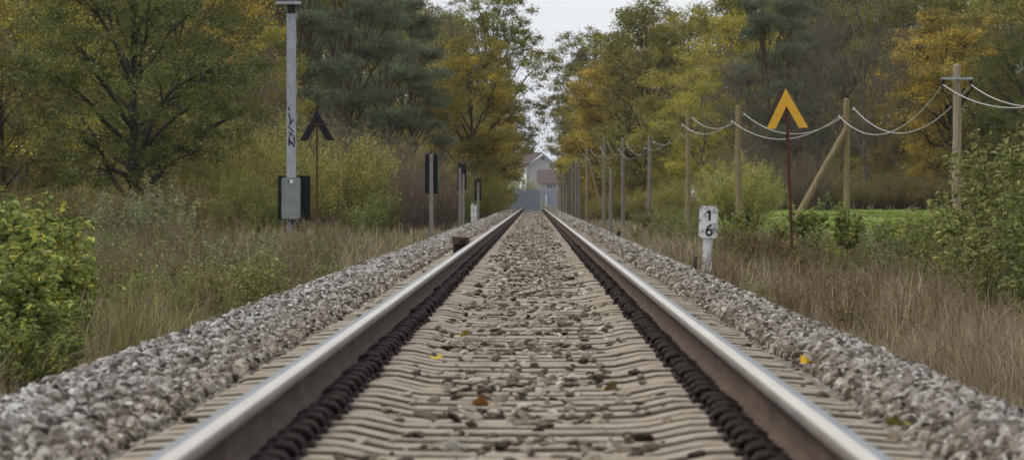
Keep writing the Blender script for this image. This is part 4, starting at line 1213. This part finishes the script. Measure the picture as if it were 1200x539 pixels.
dd = 1500; s = F/dd; x = X(632, dd); gz = float(ground_z(x, dd))
t = thing('gabled_house', 'white gabled house with brown roof at the far end of the track', 'house', (x, dd, gz))
def wz(py): return Z(py, dd) - gz
def wx(px): return (px - 632)/s
MB().prism([(wx(617), 0), (wx(650), 0), (wx(650), wz(193)), (wx(636), wz(181.5)), (wx(617), wz(194))][::-1], 0, 9).obj('wall', M_wall, t)
b = MB(); b.add([(wx(635), -.6, wz(179)), (wx(614), -.6, wz(195)), (wx(604), 9.5, wz(195)), (wx(606), 9.5, wz(177)), (wx(635), -.6, wz(180.5)), (wx(614), -.6, wz(196.5)), (wx(604), 9.5, wz(196.5)), (wx(606), 9.5, wz(178.5))],
                [(0, 1, 2, 3), (7, 6, 5, 4), (0, 4, 5, 1), (1, 5, 6, 2), (2, 6, 7, 3), (3, 7, 4, 0)])
rf = b.obj('roof', M_roof, t)
b = MB(); b.add([(wx(635), -.6, wz(179)), (wx(653), -.6, wz(193.5)), (wx(653), 9.5, wz(193.5)), (wx(635), 9.5, wz(178)), (wx(635), -.6, wz(180.5)), (wx(653), -.6, wz(195)), (wx(653), 9.5, wz(195)), (wx(635), 9.5, wz(179.5))],
                [(0, 3, 2, 1), (7, 4, 5, 6), (0, 1, 5, 4), (1, 2, 6, 5), (2, 3, 7, 6), (3, 0, 4, 7)]); b.obj('roof', M_roof, t)
MB().box((wx(622), 3, wz(180)), (wx(626), 4, wz(173.5))).obj('chimney', M_roof, rf)
wn = MB().box((wx(635), -.08, wz(187.5)), (wx(637.4), -.01, wz(184))).obj('window', M_glass, t)
MB().box((wx(634.6), -.05, wz(188)), (wx(637.8), -.012, wz(187.6))).obj('sill', M_wall, wn)
dd = 1380; s = F/dd; x = X(645, dd); gz = float(ground_z(x, dd))
t = thing('street_house', 'lower house with brown roof and grey front before the white gable', 'house', (x, dd, gz))
def wx(px): return (px - 645)/s
MB().box((wx(632), 0, 0), (wx(664), 8, wz(214.5))).obj('upper_wall', M_wall, t)
MB().box((wx(631.8), -.3, -.5), (wx(664.2), -.02, wz(223))).obj('lower_wall', M_bluegrey, t)
b = MB(); b.prism([(-.6, wz(215)), (4, wz(199)), (8.6, wz(215))], wx(629), wx(667), 'x'); b.obj('roof', M_roof, t)
for px in (641.5, 645, 648.5, 655, 659):
    wn = MB().box((wx(px), -.06, wz(221)), (wx(px + 1.6), -.01, wz(216.5))).obj('window', M_glass, t)
MB().box((wx(639), -.42, -.3), (wx(641), -.31, wz(228))).obj('door', M_white, t)

# ------------------------------------------------------------------ thin autumn haze
hm = bpy.data.materials.new('haze'); hm.use_nodes = True
ht = hm.node_tree; ht.nodes.remove(ht.nodes['Principled BSDF'])
pv = ht.nodes.new('ShaderNodeVolumePrincipled'); pv.inputs['Color'].default_value = (.97, .95, .91, 1); pv.inputs['Density'].default_value = .00005
ht.links.new(pv.outputs[0], ht.nodes['Material Output'].inputs['Volume'])
hz_o = MB().box((-2600, -60, -4), (2600, 4600, 40)).obj('haze', hm)
tag(hz_o, 'thin pale autumn haze in the air', 'haze', kind='stuff')
